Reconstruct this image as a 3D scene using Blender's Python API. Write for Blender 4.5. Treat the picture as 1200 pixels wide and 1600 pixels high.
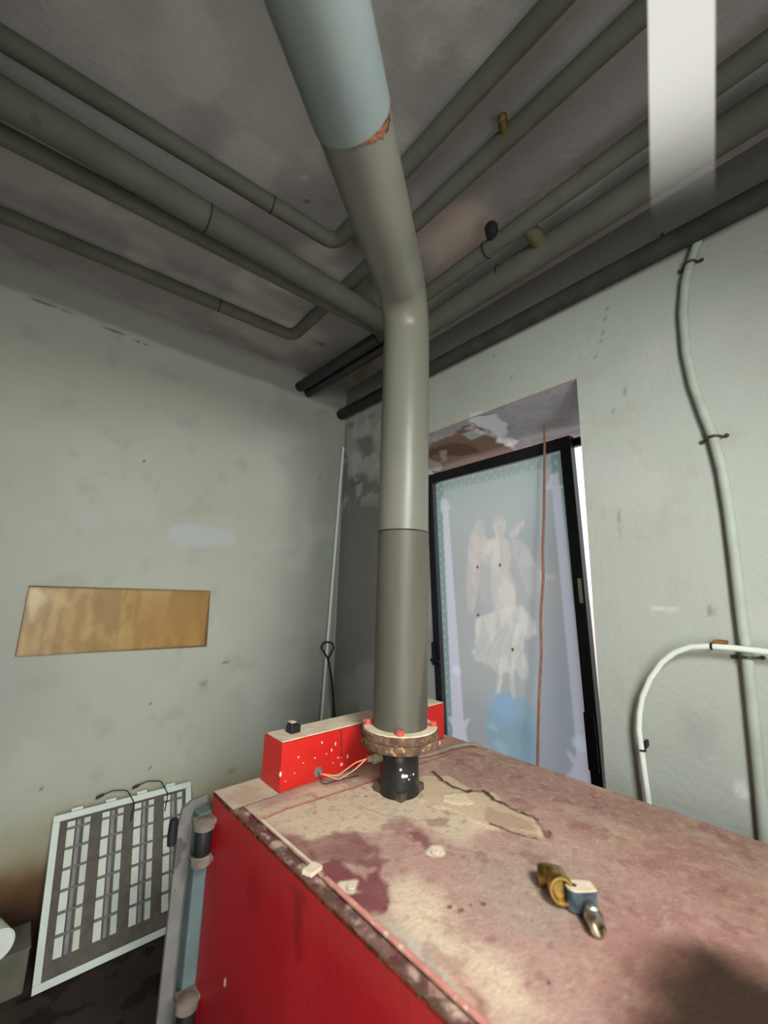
import bpy, bmesh, math, random
import numpy as np
from mathutils import Vector, Matrix

rng = random.Random(7)
SC = bpy.context.scene
COL = SC.collection
for _o in list(bpy.data.objects):
    bpy.data.objects.remove(_o)

# ------------------------------------------------------------------ camera
FPX, YAW, PITCH, ROLL = 640.3, 40.47, 11.22, 1.48
_y, _p, _r = (math.radians(a) for a in (YAW, PITCH, ROLL))
FW = np.array([math.sin(_y) * math.cos(_p), math.cos(_y) * math.cos(_p), math.sin(_p)])
_rt = np.array([math.cos(_y), -math.sin(_y), 0.0])
_up = np.cross(_rt, FW)
RT = math.cos(_r) * _rt + math.sin(_r) * _up
UP = -math.sin(_r) * _rt + math.cos(_r) * _up
EYE = np.array([0.0, 0.0, 1.55])
cam_data = bpy.data.cameras.new('camera')
cam = bpy.data.objects.new('camera', cam_data)
COL.objects.link(cam)
M = Matrix.Identity(4)
for i in range(3):
    M[i][0], M[i][1], M[i][2], M[i][3] = RT[i], UP[i], -FW[i], EYE[i]
cam.matrix_world = M
cam_data.sensor_fit = 'AUTO'
cam_data.sensor_width = 36.0
cam_data.lens = FPX / 1600 * 36.0
cam_data.clip_start = 0.02
cam_data.dof.use_dof = True
cam_data.dof.focus_distance = 1.7
cam_data.dof.aperture_fstop = 1.8
SC.camera = cam

# ------------------------------------------------------------------ world, lights, exposure
world = bpy.data.worlds.new('world')
SC.world = world
world.use_nodes = True
_wn = world.node_tree.nodes
_wl = world.node_tree.links
_bg = _wn['Background']
_tc = _wn.new('ShaderNodeTexCoord')
_sp = _wn.new('ShaderNodeSeparateXYZ')
_cr = _wn.new('ShaderNodeValToRGB')
_cr.color_ramp.elements[0].position = 0.0
_cr.color_ramp.elements[0].color = (0.95, 0.93, 0.95, 1)
_cr.color_ramp.elements[1].position = 0.6
_cr.color_ramp.elements[1].color = (0.84, 0.91, 1.0, 1)
_wl.new(_tc.outputs['Generated'], _sp.inputs[0])
_wl.new(_sp.outputs['Z'], _cr.inputs[0])
_wl.new(_cr.outputs[0], _bg.inputs[0])
_bg.inputs[1].default_value = 2.3


def area_light(name, loc, target, size, power, color, size_y=None, spread=180):
    d = bpy.data.lights.new(name, 'AREA')
    d.energy = power
    d.color = color
    d.shape = 'RECTANGLE' if size_y else 'SQUARE'
    d.size = size
    if size_y:
        d.size_y = size_y
    d.spread = math.radians(spread)
    o = bpy.data.objects.new(name, d)
    COL.objects.link(o)
    o.location = loc
    o.rotation_euler = (Vector(target) - Vector(loc)).to_track_quat('-Z', 'Y').to_euler()
    return o


def point_light(name, loc, power, color, radius):
    d = bpy.data.lights.new(name, 'POINT')
    d.energy = power
    d.color = color
    d.shadow_soft_size = radius
    o = bpy.data.objects.new(name, d)
    COL.objects.link(o)
    o.location = loc
    return o


def spot_light(name, loc, target, angle, blend, power, color, radius):
    d = bpy.data.lights.new(name, 'SPOT')
    d.energy = power
    d.color = color
    d.spot_size = math.radians(angle)
    d.spot_blend = blend
    d.shadow_soft_size = radius
    o = bpy.data.objects.new(name, d)
    COL.objects.link(o)
    o.location = loc
    o.rotation_euler = (Vector(target) - Vector(loc)).to_track_quat('-Z', 'Y').to_euler()
    return o


area_light('daylight_from_doorway', (-0.55, -1.50, 1.55), (1.2, 2.0, 1.02), 1.0, 32, (0.97, 1.0, 0.98), 1.6, spread=115)
area_light('overhead_fill', (0.25, -0.70, 2.42), (0.98, 1.35, 0.75), 0.45, 24, (1.0, 1.0, 0.975), spread=124)  # added fill without a real fixture, brightens the boiler top from above
area_light('ceiling_fill', (-0.2, -0.85, 0.55), (0.75, 1.0, 2.6), 0.8, 18, (1.0, 0.985, 0.97), 0.8)  # added upward fill behind the camera, lifts the ceiling brightness
SC.view_settings.view_transform = 'Standard'
SC.view_settings.look = 'None'
SC.view_settings.exposure = 0.0
SC.view_settings.gamma = 1.0
SC.view_settings.use_curve_mapping = False


# ------------------------------------------------------------------ measuring helpers (a pixel of the photo -> a point on a known plane)
def ray(x, y):
    return (x - 600) / FPX * RT - (y - 800) / FPX * UP + FW


def on_plane(px, p0, n):
    d = ray(*px)
    t = np.dot(np.asarray(p0) - EYE, n) / np.dot(d, n)
    return EYE + d * t


def px_x(x, y, X):
    return on_plane((x, y), (X, 0, 0), np.array([1.0, 0, 0]))


def px_y(x, y, Y):
    return on_plane((x, y), (0, Y, 0), np.array([0, 1.0, 0]))


def px_z(x, y, Z):
    return on_plane((x, y), (0, 0, Z), np.array([0, 0, 1.0]))


def lin(c):
    c = np.asarray(c, float) / 255.0
    return np.where(c <= 0.04045, c / 12.92, ((c + 0.055) / 1.055) ** 2.4)


def rgba(c):
    l = lin(c)
    return (float(l[0]), float(l[1]), float(l[2]), 1.0)


# ------------------------------------------------------------------ numpy noise
def _hash(ix, iy, seed):
    h = (ix.astype(np.int64) * 374761393 + iy.astype(np.int64) * 668265263 + seed * 974634777) & 0xFFFFFFFF
    h = ((h ^ (h >> 13)) * 1274126177) & 0xFFFFFFFF
    h = h ^ (h >> 16)
    return (h & 0xFFFF) / 65535.0


def vnoise(x, y, seed=0):
    ix, iy = np.floor(x), np.floor(y)
    fx, fy = x - ix, y - iy
    fx = fx * fx * (3 - 2 * fx)
    fy = fy * fy * (3 - 2 * fy)
    a, b = _hash(ix, iy, seed), _hash(ix + 1, iy, seed)
    c, d = _hash(ix, iy + 1, seed), _hash(ix + 1, iy + 1, seed)
    return (a * (1 - fx) + b * fx) * (1 - fy) + (c * (1 - fx) + d * fx) * fy


def fbm(x, y, seed=0, oct=4):
    s, a, t = 0.0, 0.5, 0.0
    for k in range(oct):
        s = s + a * vnoise(x, y, seed + 17 * k)
        t += a
        x, y, a = x * 2.03, y * 2.03, a * 0.5
    return s / t


def sstep(a, b, x):
    t = np.clip((x - a) / (b - a), 0, 1)
    return t * t * (3 - 2 * t)


# ------------------------------------------------------------------ surface with painted print / stains: a fine grid with one colour per vertex
class Canvas:
    """A flat rectangle: origin o, unit axes a (s) and b (t), sizes w, h."""

    def __init__(self, o, a, b, w, h, step, base, s_cuts=(), t_cuts=()):
        self.o, self.a, self.b = (np.asarray(v, float) for v in (o, a, b))
        self.n = np.cross(self.a, self.b)
        def axis(L, cuts):
            ks = sorted({0.0, float(L), *cuts})
            out = [0.0]
            for k0, k1 in zip(ks[:-1], ks[1:]):
                m = max(1, int(round((k1 - k0) / step)))
                out += [k0 + (k1 - k0) * (i + 1) / m for i in range(m)]
            return np.array(out)
        self.sx, self.tx = axis(w, s_cuts), axis(h, t_cuts)
        S, T = np.meshgrid(self.sx, self.tx)
        self.S, self.T = S.ravel(), T.ravel()
        self.col = np.tile(lin(base), (self.S.size, 1))
        self.hgt = np.zeros(self.S.size)
        self.seed = 1

    def st(self, px):
        p = on_plane(px, self.o, self.n) - self.o
        return np.array([np.dot(p, self.a), np.dot(p, self.b)])

    def pts(self, pxs):
        return np.array([self.st(p) for p in pxs])

    def mix(self, mask, color, alpha=1.0):
        m = np.clip(mask * alpha, 0, 1)[:, None]
        self.col = self.col * (1 - m) + lin(color) * m

    def cloud(self, scale, color, lo=0.45, hi=0.7, alpha=1.0, stretch=(1, 1), seed=None):
        self.seed += 5
        n = fbm(self.S * scale * stretch[0], self.T * scale * stretch[1], seed or self.seed)
        self.mix(sstep(lo, hi, n), color, alpha)

    def sdf(self, P, jag=0.0, jscale=30.0):
        self.seed += 3
        s, t = self.S, self.T
        if jag:
            s = s + jag * 2 * (fbm(self.S * jscale, self.T * jscale, self.seed) - 0.5)
            t = t + jag * 2 * (fbm(self.S * jscale + 31, self.T * jscale + 7, self.seed) - 0.5)
        d = np.full(s.shape, 1e9)
        inside = np.zeros(s.shape, bool)
        n = len(P)
        for i in range(n):
            ax, ay = P[i]
            bx, by = P[(i + 1) % n]
            ex, ey = bx - ax, by - ay
            L = ex * ex + ey * ey + 1e-12
            u = np.clip(((s - ax) * ex + (t - ay) * ey) / L, 0, 1)
            d = np.minimum(d, np.hypot(s - ax - u * ex, t - ay - u * ey))
            c = ((ay > t) != (by > t)) & (s < (bx - ax) * (t - ay) / (by - ay + 1e-12) + ax)
            inside ^= c
        return np.where(inside, -d, d)

    def poly(self, pxs, color, alpha=1.0, soft=0.01, jag=0.0, jscale=30.0, lift=0.0, px=True):
        P = self.pts(pxs) if px else np.array(pxs, float)
        m = 1 - sstep(-soft, soft, self.sdf(P, jag, jscale))
        self.mix(m, color, alpha)
        if lift:
            self.hgt += lift * m
        return m

    def blob(self, px, rx, ry, color, alpha=1.0, soft=0.5, jag=0.0, ang=0.0, jscale=25.0):
        """ellipse, radii in metres on the surface"""
        self.seed += 3
        c = self.st(px)
        s, t = self.S - c[0], self.T - c[1]
        if jag:
            s = s + jag * 2 * (fbm(self.S * jscale, self.T * jscale, self.seed) - 0.5)
            t = t + jag * 2 * (fbm(self.S * jscale + 31, self.T * jscale + 7, self.seed) - 0.5)
        ca, sa = math.cos(ang), math.sin(ang)
        r = np.hypot((s * ca + t * sa) / rx, (-s * sa + t * ca) / ry)
        self.mix(1 - sstep(1 - soft, 1 + soft * 0.3, r), color, alpha)

    def line(self, pxs, width, color, alpha=1.0, soft=0.002, jag=0.0, jscale=30.0, broken=0.0, lift=0.0, px=True):
        self.seed += 3
        P = self.pts(pxs) if px else np.array(pxs, float)
        s, t = self.S, self.T
        if jag:
            s = s + jag * 2 * (fbm(self.S * jscale, self.T * jscale, self.seed) - 0.5)
            t = t + jag * 2 * (fbm(self.S * jscale + 31, self.T * jscale + 7, self.seed) - 0.5)
        d = np.full(s.shape, 1e9)
        for i in range(len(P) - 1):
            e = P[i + 1] - P[i]
            u = np.clip(((s - P[i, 0]) * e[0] + (t - P[i, 1]) * e[1]) / (e @ e + 1e-12), 0, 1)
            d = np.minimum(d, np.hypot(s - P[i, 0] - u * e[0], t - P[i, 1] - u * e[1]))
        m = 1 - sstep(width / 2 - soft, width / 2 + soft, d)
        if broken:
            m = m * sstep(broken - 0.1, broken + 0.1, fbm(self.S * 40, self.T * 40, self.seed + 9))
        self.mix(m, color, alpha)
        if lift:
            self.hgt += lift * m

    def build(self, name, mat, parent=None, hole=None):
        V = self.o + self.S[:, None] * self.a + self.T[:, None] * self.b + self.hgt[:, None] * self.n
        ns, nt = len(self.sx), len(self.tx)
        i = np.arange(ns - 1)[None, :] + np.arange(nt - 1)[:, None] * ns
        F = np.stack([i, i + 1, i + 1 + ns, i + ns], -1).reshape(-1, 4)
        if hole:
            cs = (self.sx[:-1] + self.sx[1:]) / 2
            ct = (self.tx[:-1] + self.tx[1:]) / 2
            CS, CT = np.meshgrid(cs, ct)
            k = ~((CS > hole[0]) & (CS < hole[1]) & (CT > hole[2]) & (CT < hole[3]))
            F = F[k.ravel()]
        o = make(name, V, F, mat, parent, smooth=True)
        me = o.data
        at = me.color_attributes.new('paint', 'FLOAT_COLOR', 'POINT')
        buf = np.ones((len(V), 4), np.float32)
        buf[:, :3] = self.col
        at.data.foreach_set('color', buf.ravel())
        return o


# ------------------------------------------------------------------ mesh helpers
INV = {}


def make(name, V, F, mat, parent=None, smooth=False):
    V = np.asarray(V, float)
    me = bpy.data.meshes.new(name)
    if parent is not None and parent.name in INV:
        A = INV[parent.name]
        V = V @ A[:3, :3].T + A[:3, 3]
    if isinstance(F, np.ndarray):
        me.vertices.add(len(V))
        me.vertices.foreach_set('co', V.astype(np.float32).ravel())
        me.loops.add(F.size)
        me.loops.foreach_set('vertex_index', F.astype(np.int32).ravel())
        me.polygons.add(len(F))
        me.polygons.foreach_set('loop_start', np.arange(0, F.size, F.shape[1], dtype=np.int32))
        me.update(calc_edges=True)
    else:
        me.from_pydata([tuple(v) for v in V], [], F)
    me.validate()
    if smooth:
        me.polygons.foreach_set('use_smooth', [True] * len(me.polygons))
    if mat:
        me.materials.append(mat)
    o = bpy.data.objects.new(name, me)
    COL.objects.link(o)
    if parent is not None:
        o.parent = parent
        if parent.name in INV:
            INV[o.name] = INV[parent.name]
    return o


def tag(o, label, cat=None, group=None, kind=None):
    o['label'] = label
    if cat:
        o['category'] = cat
    if group:
        o['group'] = group
    if kind:
        o['kind'] = kind
    return o


def thing(name, loc, label, cat, group=None, rz=0.0, kind=None):
    o = bpy.data.objects.new(name, None)
    COL.objects.link(o)
    o.empty_display_size = 0.05
    o.location = loc
    o.rotation_euler = (0, 0, rz)
    m = Matrix.Translation(Vector([float(c) for c in loc])) @ Matrix.Rotation(rz, 4, 'Z')
    INV[o.name] = np.array(m.inverted())
    return tag(o, label, cat, group, kind)


class MB:
    """collects geometry in world coordinates, then links it as one mesh object"""

    def __init__(self):
        self.V, self.F = [], []

    def add(self, V, F):
        n = len(self.V)
        self.V += [np.asarray(v, float) for v in V]
        self.F += [tuple(i + n for i in f) for f in F]
        return self

    def box(self, c, size, axes=None, bev=0.0):
        ax = np.eye(3) if axes is None else np.array([np.asarray(a, float) / np.linalg.norm(a) for a in axes])
        h = np.asarray(size, float) / 2
        bm = bmesh.new()
        bmesh.ops.create_cube(bm, size=1.0)
        for v in bm.verts:
            v.co = Vector((v.co.x * 2 * h[0], v.co.y * 2 * h[1], v.co.z * 2 * h[2]))
        if bev:
            bmesh.ops.bevel(bm, geom=bm.edges[:], offset=min(bev, min(h) * 0.9), segments=2, affect='EDGES', profile=0.5)
        bm.verts.index_update()
        V = [np.asarray(c, float) + ax.T @ np.array(v.co) for v in bm.verts]
        F = [tuple(v.index for v in f.verts) for f in bm.faces]
        bm.free()
        return self.add(V, F)

    def tube(self, pts, r, seg=20, fillet=0.0, cap=True, nf=8):
        P = [np.asarray(p, float) for p in pts]
        if fillet:
            Q = [P[0]]
            for i in range(1, len(P) - 1):
                a, b, c = P[i - 1], P[i], P[i + 1]
                u, w = (a - b), (c - b)
                lu, lw = np.linalg.norm(u), np.linalg.norm(w)
                u, w = u / lu, w / lw
                ang = math.acos(np.clip(np.dot(u, w), -1, 1))
                k = min(fillet / math.tan(ang / 2), lu * 0.49, lw * 0.49)
                s, e = b + u * k, b + w * k
                rr = k * math.tan(ang / 2)
                bis = (u + w) / np.linalg.norm(u + w)
                cen = b + bis * rr / math.sin(ang / 2)
                for j in range(nf + 1):
                    th = j / nf
                    v0, v1 = s - cen, e - cen
                    om = math.pi - ang
                    v = (math.sin((1 - th) * om) * v0 + math.sin(th * om) * v1) / math.sin(om)
                    Q.append(cen + v)
            Q.append(P[-1])
            P = Q
        rad = [r] * len(P) if np.isscalar(r) else list(r)
        T = []
        for i in range(len(P)):
            d = P[min(i + 1, len(P) - 1)] - P[max(i - 1, 0)]
            T.append(d / np.linalg.norm(d))
        ref = np.array([0, 0, 1.0]) if abs(T[0][2]) < 0.9 else np.array([1.0, 0, 0])
        nrm = np.cross(T[0], ref)
        nrm /= np.linalg.norm(nrm)
        V, F = [], []
        for i in range(len(P)):
            nrm = nrm - T[i] * np.dot(nrm, T[i])
            nrm /= np.linalg.norm(nrm)
            bi = np.cross(T[i], nrm)
            for k in range(seg):
                a = 2 * math.pi * k / seg
                V.append(P[i] + rad[i] * (math.cos(a) * nrm + math.sin(a) * bi))
        for i in range(len(P) - 1):
            for k in range(seg):
                k2 = (k + 1) % seg
                F.append((i * seg + k, i * seg + k2, (i + 1) * seg + k2, (i + 1) * seg + k))
        if cap:
            F.append(tuple(reversed(range(seg))))
            F.append(tuple((len(P) - 1) * seg + k for k in range(seg)))
        return self.add(V, F)

    def lathe(self, base, axis, prof, seg=24, closed=False):
        """prof: list of (radius, height along axis)"""
        base = np.asarray(base, float)
        ax = np.asarray(axis, float) / np.linalg.norm(axis)
        ref = np.array([0, 0, 1.0]) if abs(ax[2]) < 0.9 else np.array([1.0, 0, 0])
        n = np.cross(ax, ref)
        n /= np.linalg.norm(n)
        b = np.cross(ax, n)
        V, F = [], []
        for (rr, h) in prof:
            for k in range(seg):
                a = 2 * math.pi * k / seg
                V.append(base + ax * h + max(rr, 1e-5) * (math.cos(a) * n + math.sin(a) * b))
        m = len(prof)
        for i in range(m if closed else m - 1):
            i2 = (i + 1) % m
            for k in range(seg):
                k2 = (k + 1) % seg
                F.append((i * seg + k, i * seg + k2, i2 * seg + k2, i2 * seg + k))
        return self.add(V, F)

    def prism(self, pts, d):
        """polygon of 3D points extruded by the vector d"""
        P = [np.asarray(p, float) for p in pts]
        n = len(P)
        V = P + [p + np.asarray(d, float) for p in P]
        F = [tuple(reversed(range(n))), tuple(range(n, 2 * n))]
        for i in range(n):
            j = (i + 1) % n
            F.append((i, j, n + j, n + i))
        return self.add(V, F)

    def build(self, name, mat, parent=None, smooth=False):
        o = make(name, self.V, self.F, mat, parent)
        bm = bmesh.new()
        bm.from_mesh(o.data)
        bmesh.ops.recalc_face_normals(bm, faces=bm.faces[:])
        bm.to_mesh(o.data)
        bm.free()
        if smooth:
            me = o.data
            me.polygons.foreach_set('use_smooth', [True] * len(me.polygons))
            try:
                me.set_sharp_from_angle(angle=math.radians(40))
            except Exception:
                pass
        return o


# ------------------------------------------------------------------ materials
def mat(name, c1, c2=None, scale=8.0, lo=0.35, hi=0.65, rough=0.8, metal=0.0, bump=0.0, bscale=60.0, stretch=(1, 1, 1), c3=None, s3=30.0, t3=0.62, spec=0.3, coat=0.0):
    m = bpy.data.materials.new(name)
    m.use_nodes = True
    N, L = m.node_tree.nodes, m.node_tree.links
    b = N['Principled BSDF']
    b.inputs['Roughness'].default_value = rough
    b.inputs['Metallic'].default_value = metal
    b.inputs['Specular IOR Level'].default_value = spec
    b.inputs['Coat Weight'].default_value = coat
    tc = N.new('ShaderNodeTexCoord')
    mp = N.new('ShaderNodeMapping')
    mp.inputs['Scale'].default_value = stretch
    L.new(tc.outputs['Object'], mp.inputs[0])
    if c2 is None:
        b.inputs['Base Color'].default_value = rgba(c1)
    else:
        nz = N.new('ShaderNodeTexNoise')
        nz.inputs['Scale'].default_value = scale
        nz.inputs['Detail'].default_value = 5
        L.new(mp.outputs[0], nz.inputs['Vector'])
        cr = N.new('ShaderNodeValToRGB')
        cr.color_ramp.elements[0].position, cr.color_ramp.elements[0].color = lo, rgba(c1)
        cr.color_ramp.elements[1].position, cr.color_ramp.elements[1].color = hi, rgba(c2)
        L.new(nz.outputs['Fac'], cr.inputs[0])
        out = cr.outputs[0]
        if c3 is not None:
            n3 = N.new('ShaderNodeTexNoise')
            n3.inputs['Scale'].default_value = s3
            n3.inputs['Detail'].default_value = 3
            L.new(mp.outputs[0], n3.inputs['Vector'])
            r3 = N.new('ShaderNodeMapRange')
            r3.inputs['From Min'].default_value = t3
            r3.inputs['From Max'].default_value = t3 + 0.05
            L.new(n3.outputs['Fac'], r3.inputs['Value'])
            mx = N.new('ShaderNodeMix')
            mx.data_type = 'RGBA'
            mx.inputs['B'].default_value = rgba(c3)
            L.new(r3.outputs[0], mx.inputs['Factor'])
            L.new(out, mx.inputs['A'])
            out = mx.outputs['Result']
        L.new(out, b.inputs['Base Color'])
    if bump:
        bn = N.new('ShaderNodeTexNoise')
        bn.inputs['Scale'].default_value = bscale
        bn.inputs['Detail'].default_value = 6
        L.new(tc.outputs['Object'], bn.inputs['Vector'])
        bp = N.new('ShaderNodeBump')
        bp.inputs['Strength'].default_value = bump
        bp.inputs['Distance'].default_value = 0.01
        L.new(bn.outputs['Fac'], bp.inputs['Height'])
        L.new(bp.outputs[0], b.inputs['Normal'])
    return m


def paint_mat(name, rough=0.9, bump=0.15, bscale=120.0, spec=0.2, grain=0.12, gscale=220.0, translucent=0.0):
    m = bpy.data.materials.new(name)
    m.use_nodes = True
    N, L = m.node_tree.nodes, m.node_tree.links
    b = N['Principled BSDF']
    b.inputs['Roughness'].default_value = rough
    b.inputs['Specular IOR Level'].default_value = spec
    at = N.new('ShaderNodeAttribute')
    at.attribute_name = 'paint'
    tc = N.new('ShaderNodeTexCoord')
    nz = N.new('ShaderNodeTexNoise')
    nz.inputs['Scale'].default_value = gscale
    nz.inputs['Detail'].default_value = 4
    L.new(tc.outputs['Object'], nz.inputs['Vector'])
    mr = N.new('ShaderNodeMapRange')
    mr.inputs['From Min'].default_value = 0.25
    mr.inputs['From Max'].default_value = 0.75
    mr.inputs['To Min'].default_value = 1 - grain
    mr.inputs['To Max'].default_value = 1 + grain
    L.new(nz.outputs['Fac'], mr.inputs['Value'])
    mx = N.new('ShaderNodeVectorMath')
    mx.operation = 'SCALE'
    L.new(at.outputs['Color'], mx.inputs[0])
    L.new(mr.outputs[0], mx.inputs['Scale'])
    L.new(mx.outputs[0], b.inputs['Base Color'])
    if bump:
        bn = N.new('ShaderNodeTexNoise')
        bn.inputs['Scale'].default_value = bscale
        bn.inputs['Detail'].default_value = 6
        L.new(tc.outputs['Object'], bn.inputs['Vector'])
        bp = N.new('ShaderNodeBump')
        bp.inputs['Strength'].default_value = bump
        bp.inputs['Distance'].default_value = 0.01
        L.new(bn.outputs['Fac'], bp.inputs['Height'])
        L.new(bp.outputs[0], b.inputs['Normal'])
    if translucent:
        tr = N.new('ShaderNodeBsdfTranslucent')
        L.new(mx.outputs[0], tr.inputs['Color'])
        ms = N.new('ShaderNodeMixShader')
        ms.inputs[0].default_value = translucent
        L.new(b.outputs[0], ms.inputs[1])
        L.new(tr.outputs[0], ms.inputs[2])
        L.new(ms.outputs[0], N['Material Output'].inputs[0])
    return m


M_wall = paint_mat('plaster_paint', 0.92, 0.25, 45, 0.15, 0.05, 160)
M_ceil = paint_mat('ceiling_plaster', 0.95, 0.3, 40, 0.1, 0.07, 120)
M_dust = paint_mat('dusty_sheet_metal', 0.85, 0.3, 140, 0.2, 0.10, 180)
M_redside = paint_mat('red_enamel', 0.45, 0.1, 60, 0.35, 0.06, 200)
M_print = paint_mat('printed_film', 0.55, 0.0, 60, 0.25, 0.03, 300, translucent=0.38)
M_board = paint_mat('varnished_hardboard', 0.38, 0.12, 25, 0.5, 0.05, 200)
M_soffit = paint_mat('peeling_plaster', 0.9, 0.6, 50, 0.15, 0.06, 160)
M_floor = mat('dirty_concrete_floor', (46, 38, 31), (64, 54, 45), 3.5, rough=0.95, bump=0.3, bscale=25, c3=(32, 24, 20), s3=9, t3=0.55)
M_pipe = mat('grey_painted_pipe', (84, 85, 75), (94, 94, 84), 6, rough=0.75, bump=0.15, bscale=50, c3=(78, 79, 69), s3=7, t3=0.66)
M_pipedark = mat('dark_painted_pipe', (52, 52, 48), (66, 65, 58), 9, rough=0.8, bump=0.15, bscale=50)
M_joint = mat('dark_joint', (38, 38, 34), (54, 52, 46), 20, rough=0.9)
M_flue = mat('grey_flue_paint', (104, 104, 93), (115, 114, 103), 5, rough=0.38, bump=0.12, bscale=18, stretch=(1, 1, 0.25), c3=(103, 102, 92), s3=3, t3=0.6, spec=0.35)
M_fluelow = mat('shaded_flue_paint', (78, 76, 65), (90, 88, 77), 5, rough=0.5, bump=0.12, bscale=18, stretch=(1, 1, 0.25), c3=(71, 68, 58), s3=4, t3=0.6, spec=0.35)  # flue paint darkened: shade towards the foot is put into the colour
M_flueup = mat('blue_grey_flue_paint', (112, 124, 122), (124, 132, 129), 4, rough=0.55, bump=0.1, bscale=18, spec=0.35)
M_rust = mat('rust', (92, 54, 34), (140, 92, 58), 25, rough=0.95, bump=0.5, bscale=80, c3=(50, 34, 26), s3=40, t3=0.55)
M_flange = mat('rusty_flange', (84, 60, 46), (122, 98, 80), 40, rough=0.95, bump=0.6, bscale=120, c3=(176, 140, 92), s3=60, t3=0.6)
M_dusttop = mat('cream_dust', (206, 186, 160), (222, 206, 182), 30, rough=1.0, bump=0.3, bscale=150)
M_red = mat('red_box_paint', (186, 30, 25), (198, 36, 29), 6, rough=0.4, bump=0.06, bscale=40, c3=(234, 214, 200), s3=75, t3=0.735, spec=0.45)
M_redbolt = mat('red_bolt_paint', (188, 66, 58), (206, 96, 84), 30, rough=0.6, c3=(214, 190, 166), s3=70, t3=0.58)
M_boiler = mat('boiler_red_steel', (150, 28, 34), (128, 24, 30), 5, rough=0.45)
M_black = mat('black_paint', (22, 24, 26), (32, 33, 34), 20, rough=0.4, c3=(66, 56, 46), s3=28, t3=0.63, spec=0.5)
M_blackpl = mat('black_plastic', (24, 25, 26), (34, 35, 36), 20, rough=0.5)
M_brass = mat('brass', (196, 164, 92), (150, 120, 66), 60, rough=0.32, metal=1.0)
M_nickel = mat('nickel', (200, 194, 178), (160, 154, 138), 60, rough=0.3, metal=1.0)
M_steel = mat('galvanised_steel', (140, 138, 134), (164, 160, 152), 25, rough=0.5, metal=0.7)
M_greyplate = mat('grey_door_plate', (104, 101, 98), (118, 115, 111), 12, rough=0.65, c3=(84, 79, 75), s3=14, t3=0.6)
M_teal = mat('teal_grey_casting', (82, 98, 98), (92, 108, 106), 12, rough=0.7, bump=0.2, bscale=60)
M_hinge = mat('dusty_hinge', (92, 84, 76), (130, 118, 104), 22, rough=0.9)
M_white = mat('white_enamel', (208, 218, 208), (198, 208, 198), 10, rough=0.45)
M_pvc = mat('white_pvc', (226, 234, 222), (218, 226, 214), 10, rough=0.4)
M_conduit = mat('painted_grey_conduit', (172, 180, 168), (160, 168, 156), 14, rough=0.6, bump=0.1, bscale=60)
M_lamptube = mat('unlit_lamp_tube', (120, 120, 120), (136, 134, 132), 20, rough=0.35)
M_reflector = mat('louvre_reflector', (204, 206, 192), (190, 198, 186), 20, rough=0.4)
M_lback = mat('louvre_dark_strip', (84, 79, 70), (96, 91, 82), 30, rough=0.7)
M_blade = mat('louvre_blade', (104, 102, 94), None, rough=0.5)
M_frame = mat('black_aluminium', (20, 21, 26), (28, 29, 34), 20, rough=0.45)
M_cable = mat('brown_cable', (186, 132, 106), (164, 112, 90), 20, rough=0.6)
M_greycable = mat('dusty_grey_cable', (118, 108, 94), (140, 128, 110), 30, rough=0.9)
M_wire = mat('copper_wire', (220, 170, 120), (232, 196, 160), 40, rough=0.5)
M_redwire = mat('red_wire', (150, 74, 62), (176, 116, 98), 40, rough=0.6)
M_box = mat('grey_green_box', (92, 92, 80), (106, 104, 90), 14, rough=0.85)
M_outside = mat('pale_outside_wall', (236, 214, 206), (226, 208, 200), 3, rough=0.9)
M_ground = mat('outside_paving', (176, 170, 164), (192, 186, 178), 3, rough=0.9)

M_glass = bpy.data.materials.new('door_glass')
M_glass.use_nodes = True
_n, _l = M_glass.node_tree.nodes, M_glass.node_tree.links
_t = _n.new('ShaderNodeBsdfTransparent')
_t.inputs[0].default_value = (0.93, 0.96, 0.98, 1)
_g = _n.new('ShaderNodeBsdfGlossy')
_g.inputs['Roughness'].default_value = 0.03
_m = _n.new('ShaderNodeMixShader')
_m.inputs[0].default_value = 0.06
_l.new(_t.outputs[0], _m.inputs[1])
_l.new(_g.outputs[0], _m.inputs[2])
_l.new(_m.outputs[0], _n['Material Output'].inputs[0])

# frosted diffuser of the strip light: lit and milky, turning to clear acrylic at its free end
M_strip = bpy.data.materials.new('frosted_strip_diffuser')
M_strip.use_nodes = True
_n, _l = M_strip.node_tree.nodes, M_strip.node_tree.links
_tc = _n.new('ShaderNodeTexCoord')
_sx = _n.new('ShaderNodeSeparateXYZ')
_l.new(_tc.outputs['Object'], _sx.inputs[0])
_mr = _n.new('ShaderNodeMapRange')
_mr.interpolation_type = 'SMOOTHSTEP'
_mr.inputs['From Min'].default_value = 0.0
_mr.inputs['From Max'].default_value = 0.25
_l.new(_sx.outputs['Z'], _mr.inputs['Value'])
_em = _n.new('ShaderNodeEmission')
_em.inputs[0].default_value = (1.0, 0.985, 0.90, 1)
_em.inputs[1].default_value = 0.77
_tr = _n.new('ShaderNodeBsdfTransparent')
_mx = _n.new('ShaderNodeMixShader')
_l.new(_mr.outputs[0], _mx.inputs[0])
_l.new(_tr.outputs[0], _mx.inputs[1])
_l.new(_em.outputs[0], _mx.inputs[2])
_l.new(_mx.outputs[0], _n['Material Output'].inputs[0])

# ------------------------------------------------------------------ the room
RX, LY, CZ = 1.738, 2.538, 3.15        # right wall, left wall, ceiling
NX, NY = -1.6, -1.6                    # near walls, behind the camera
OX0, OX1, OY0, OY1, OZ = RX, 2.45, 0.73, 1.98, 2.52   # door opening in the right wall

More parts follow.
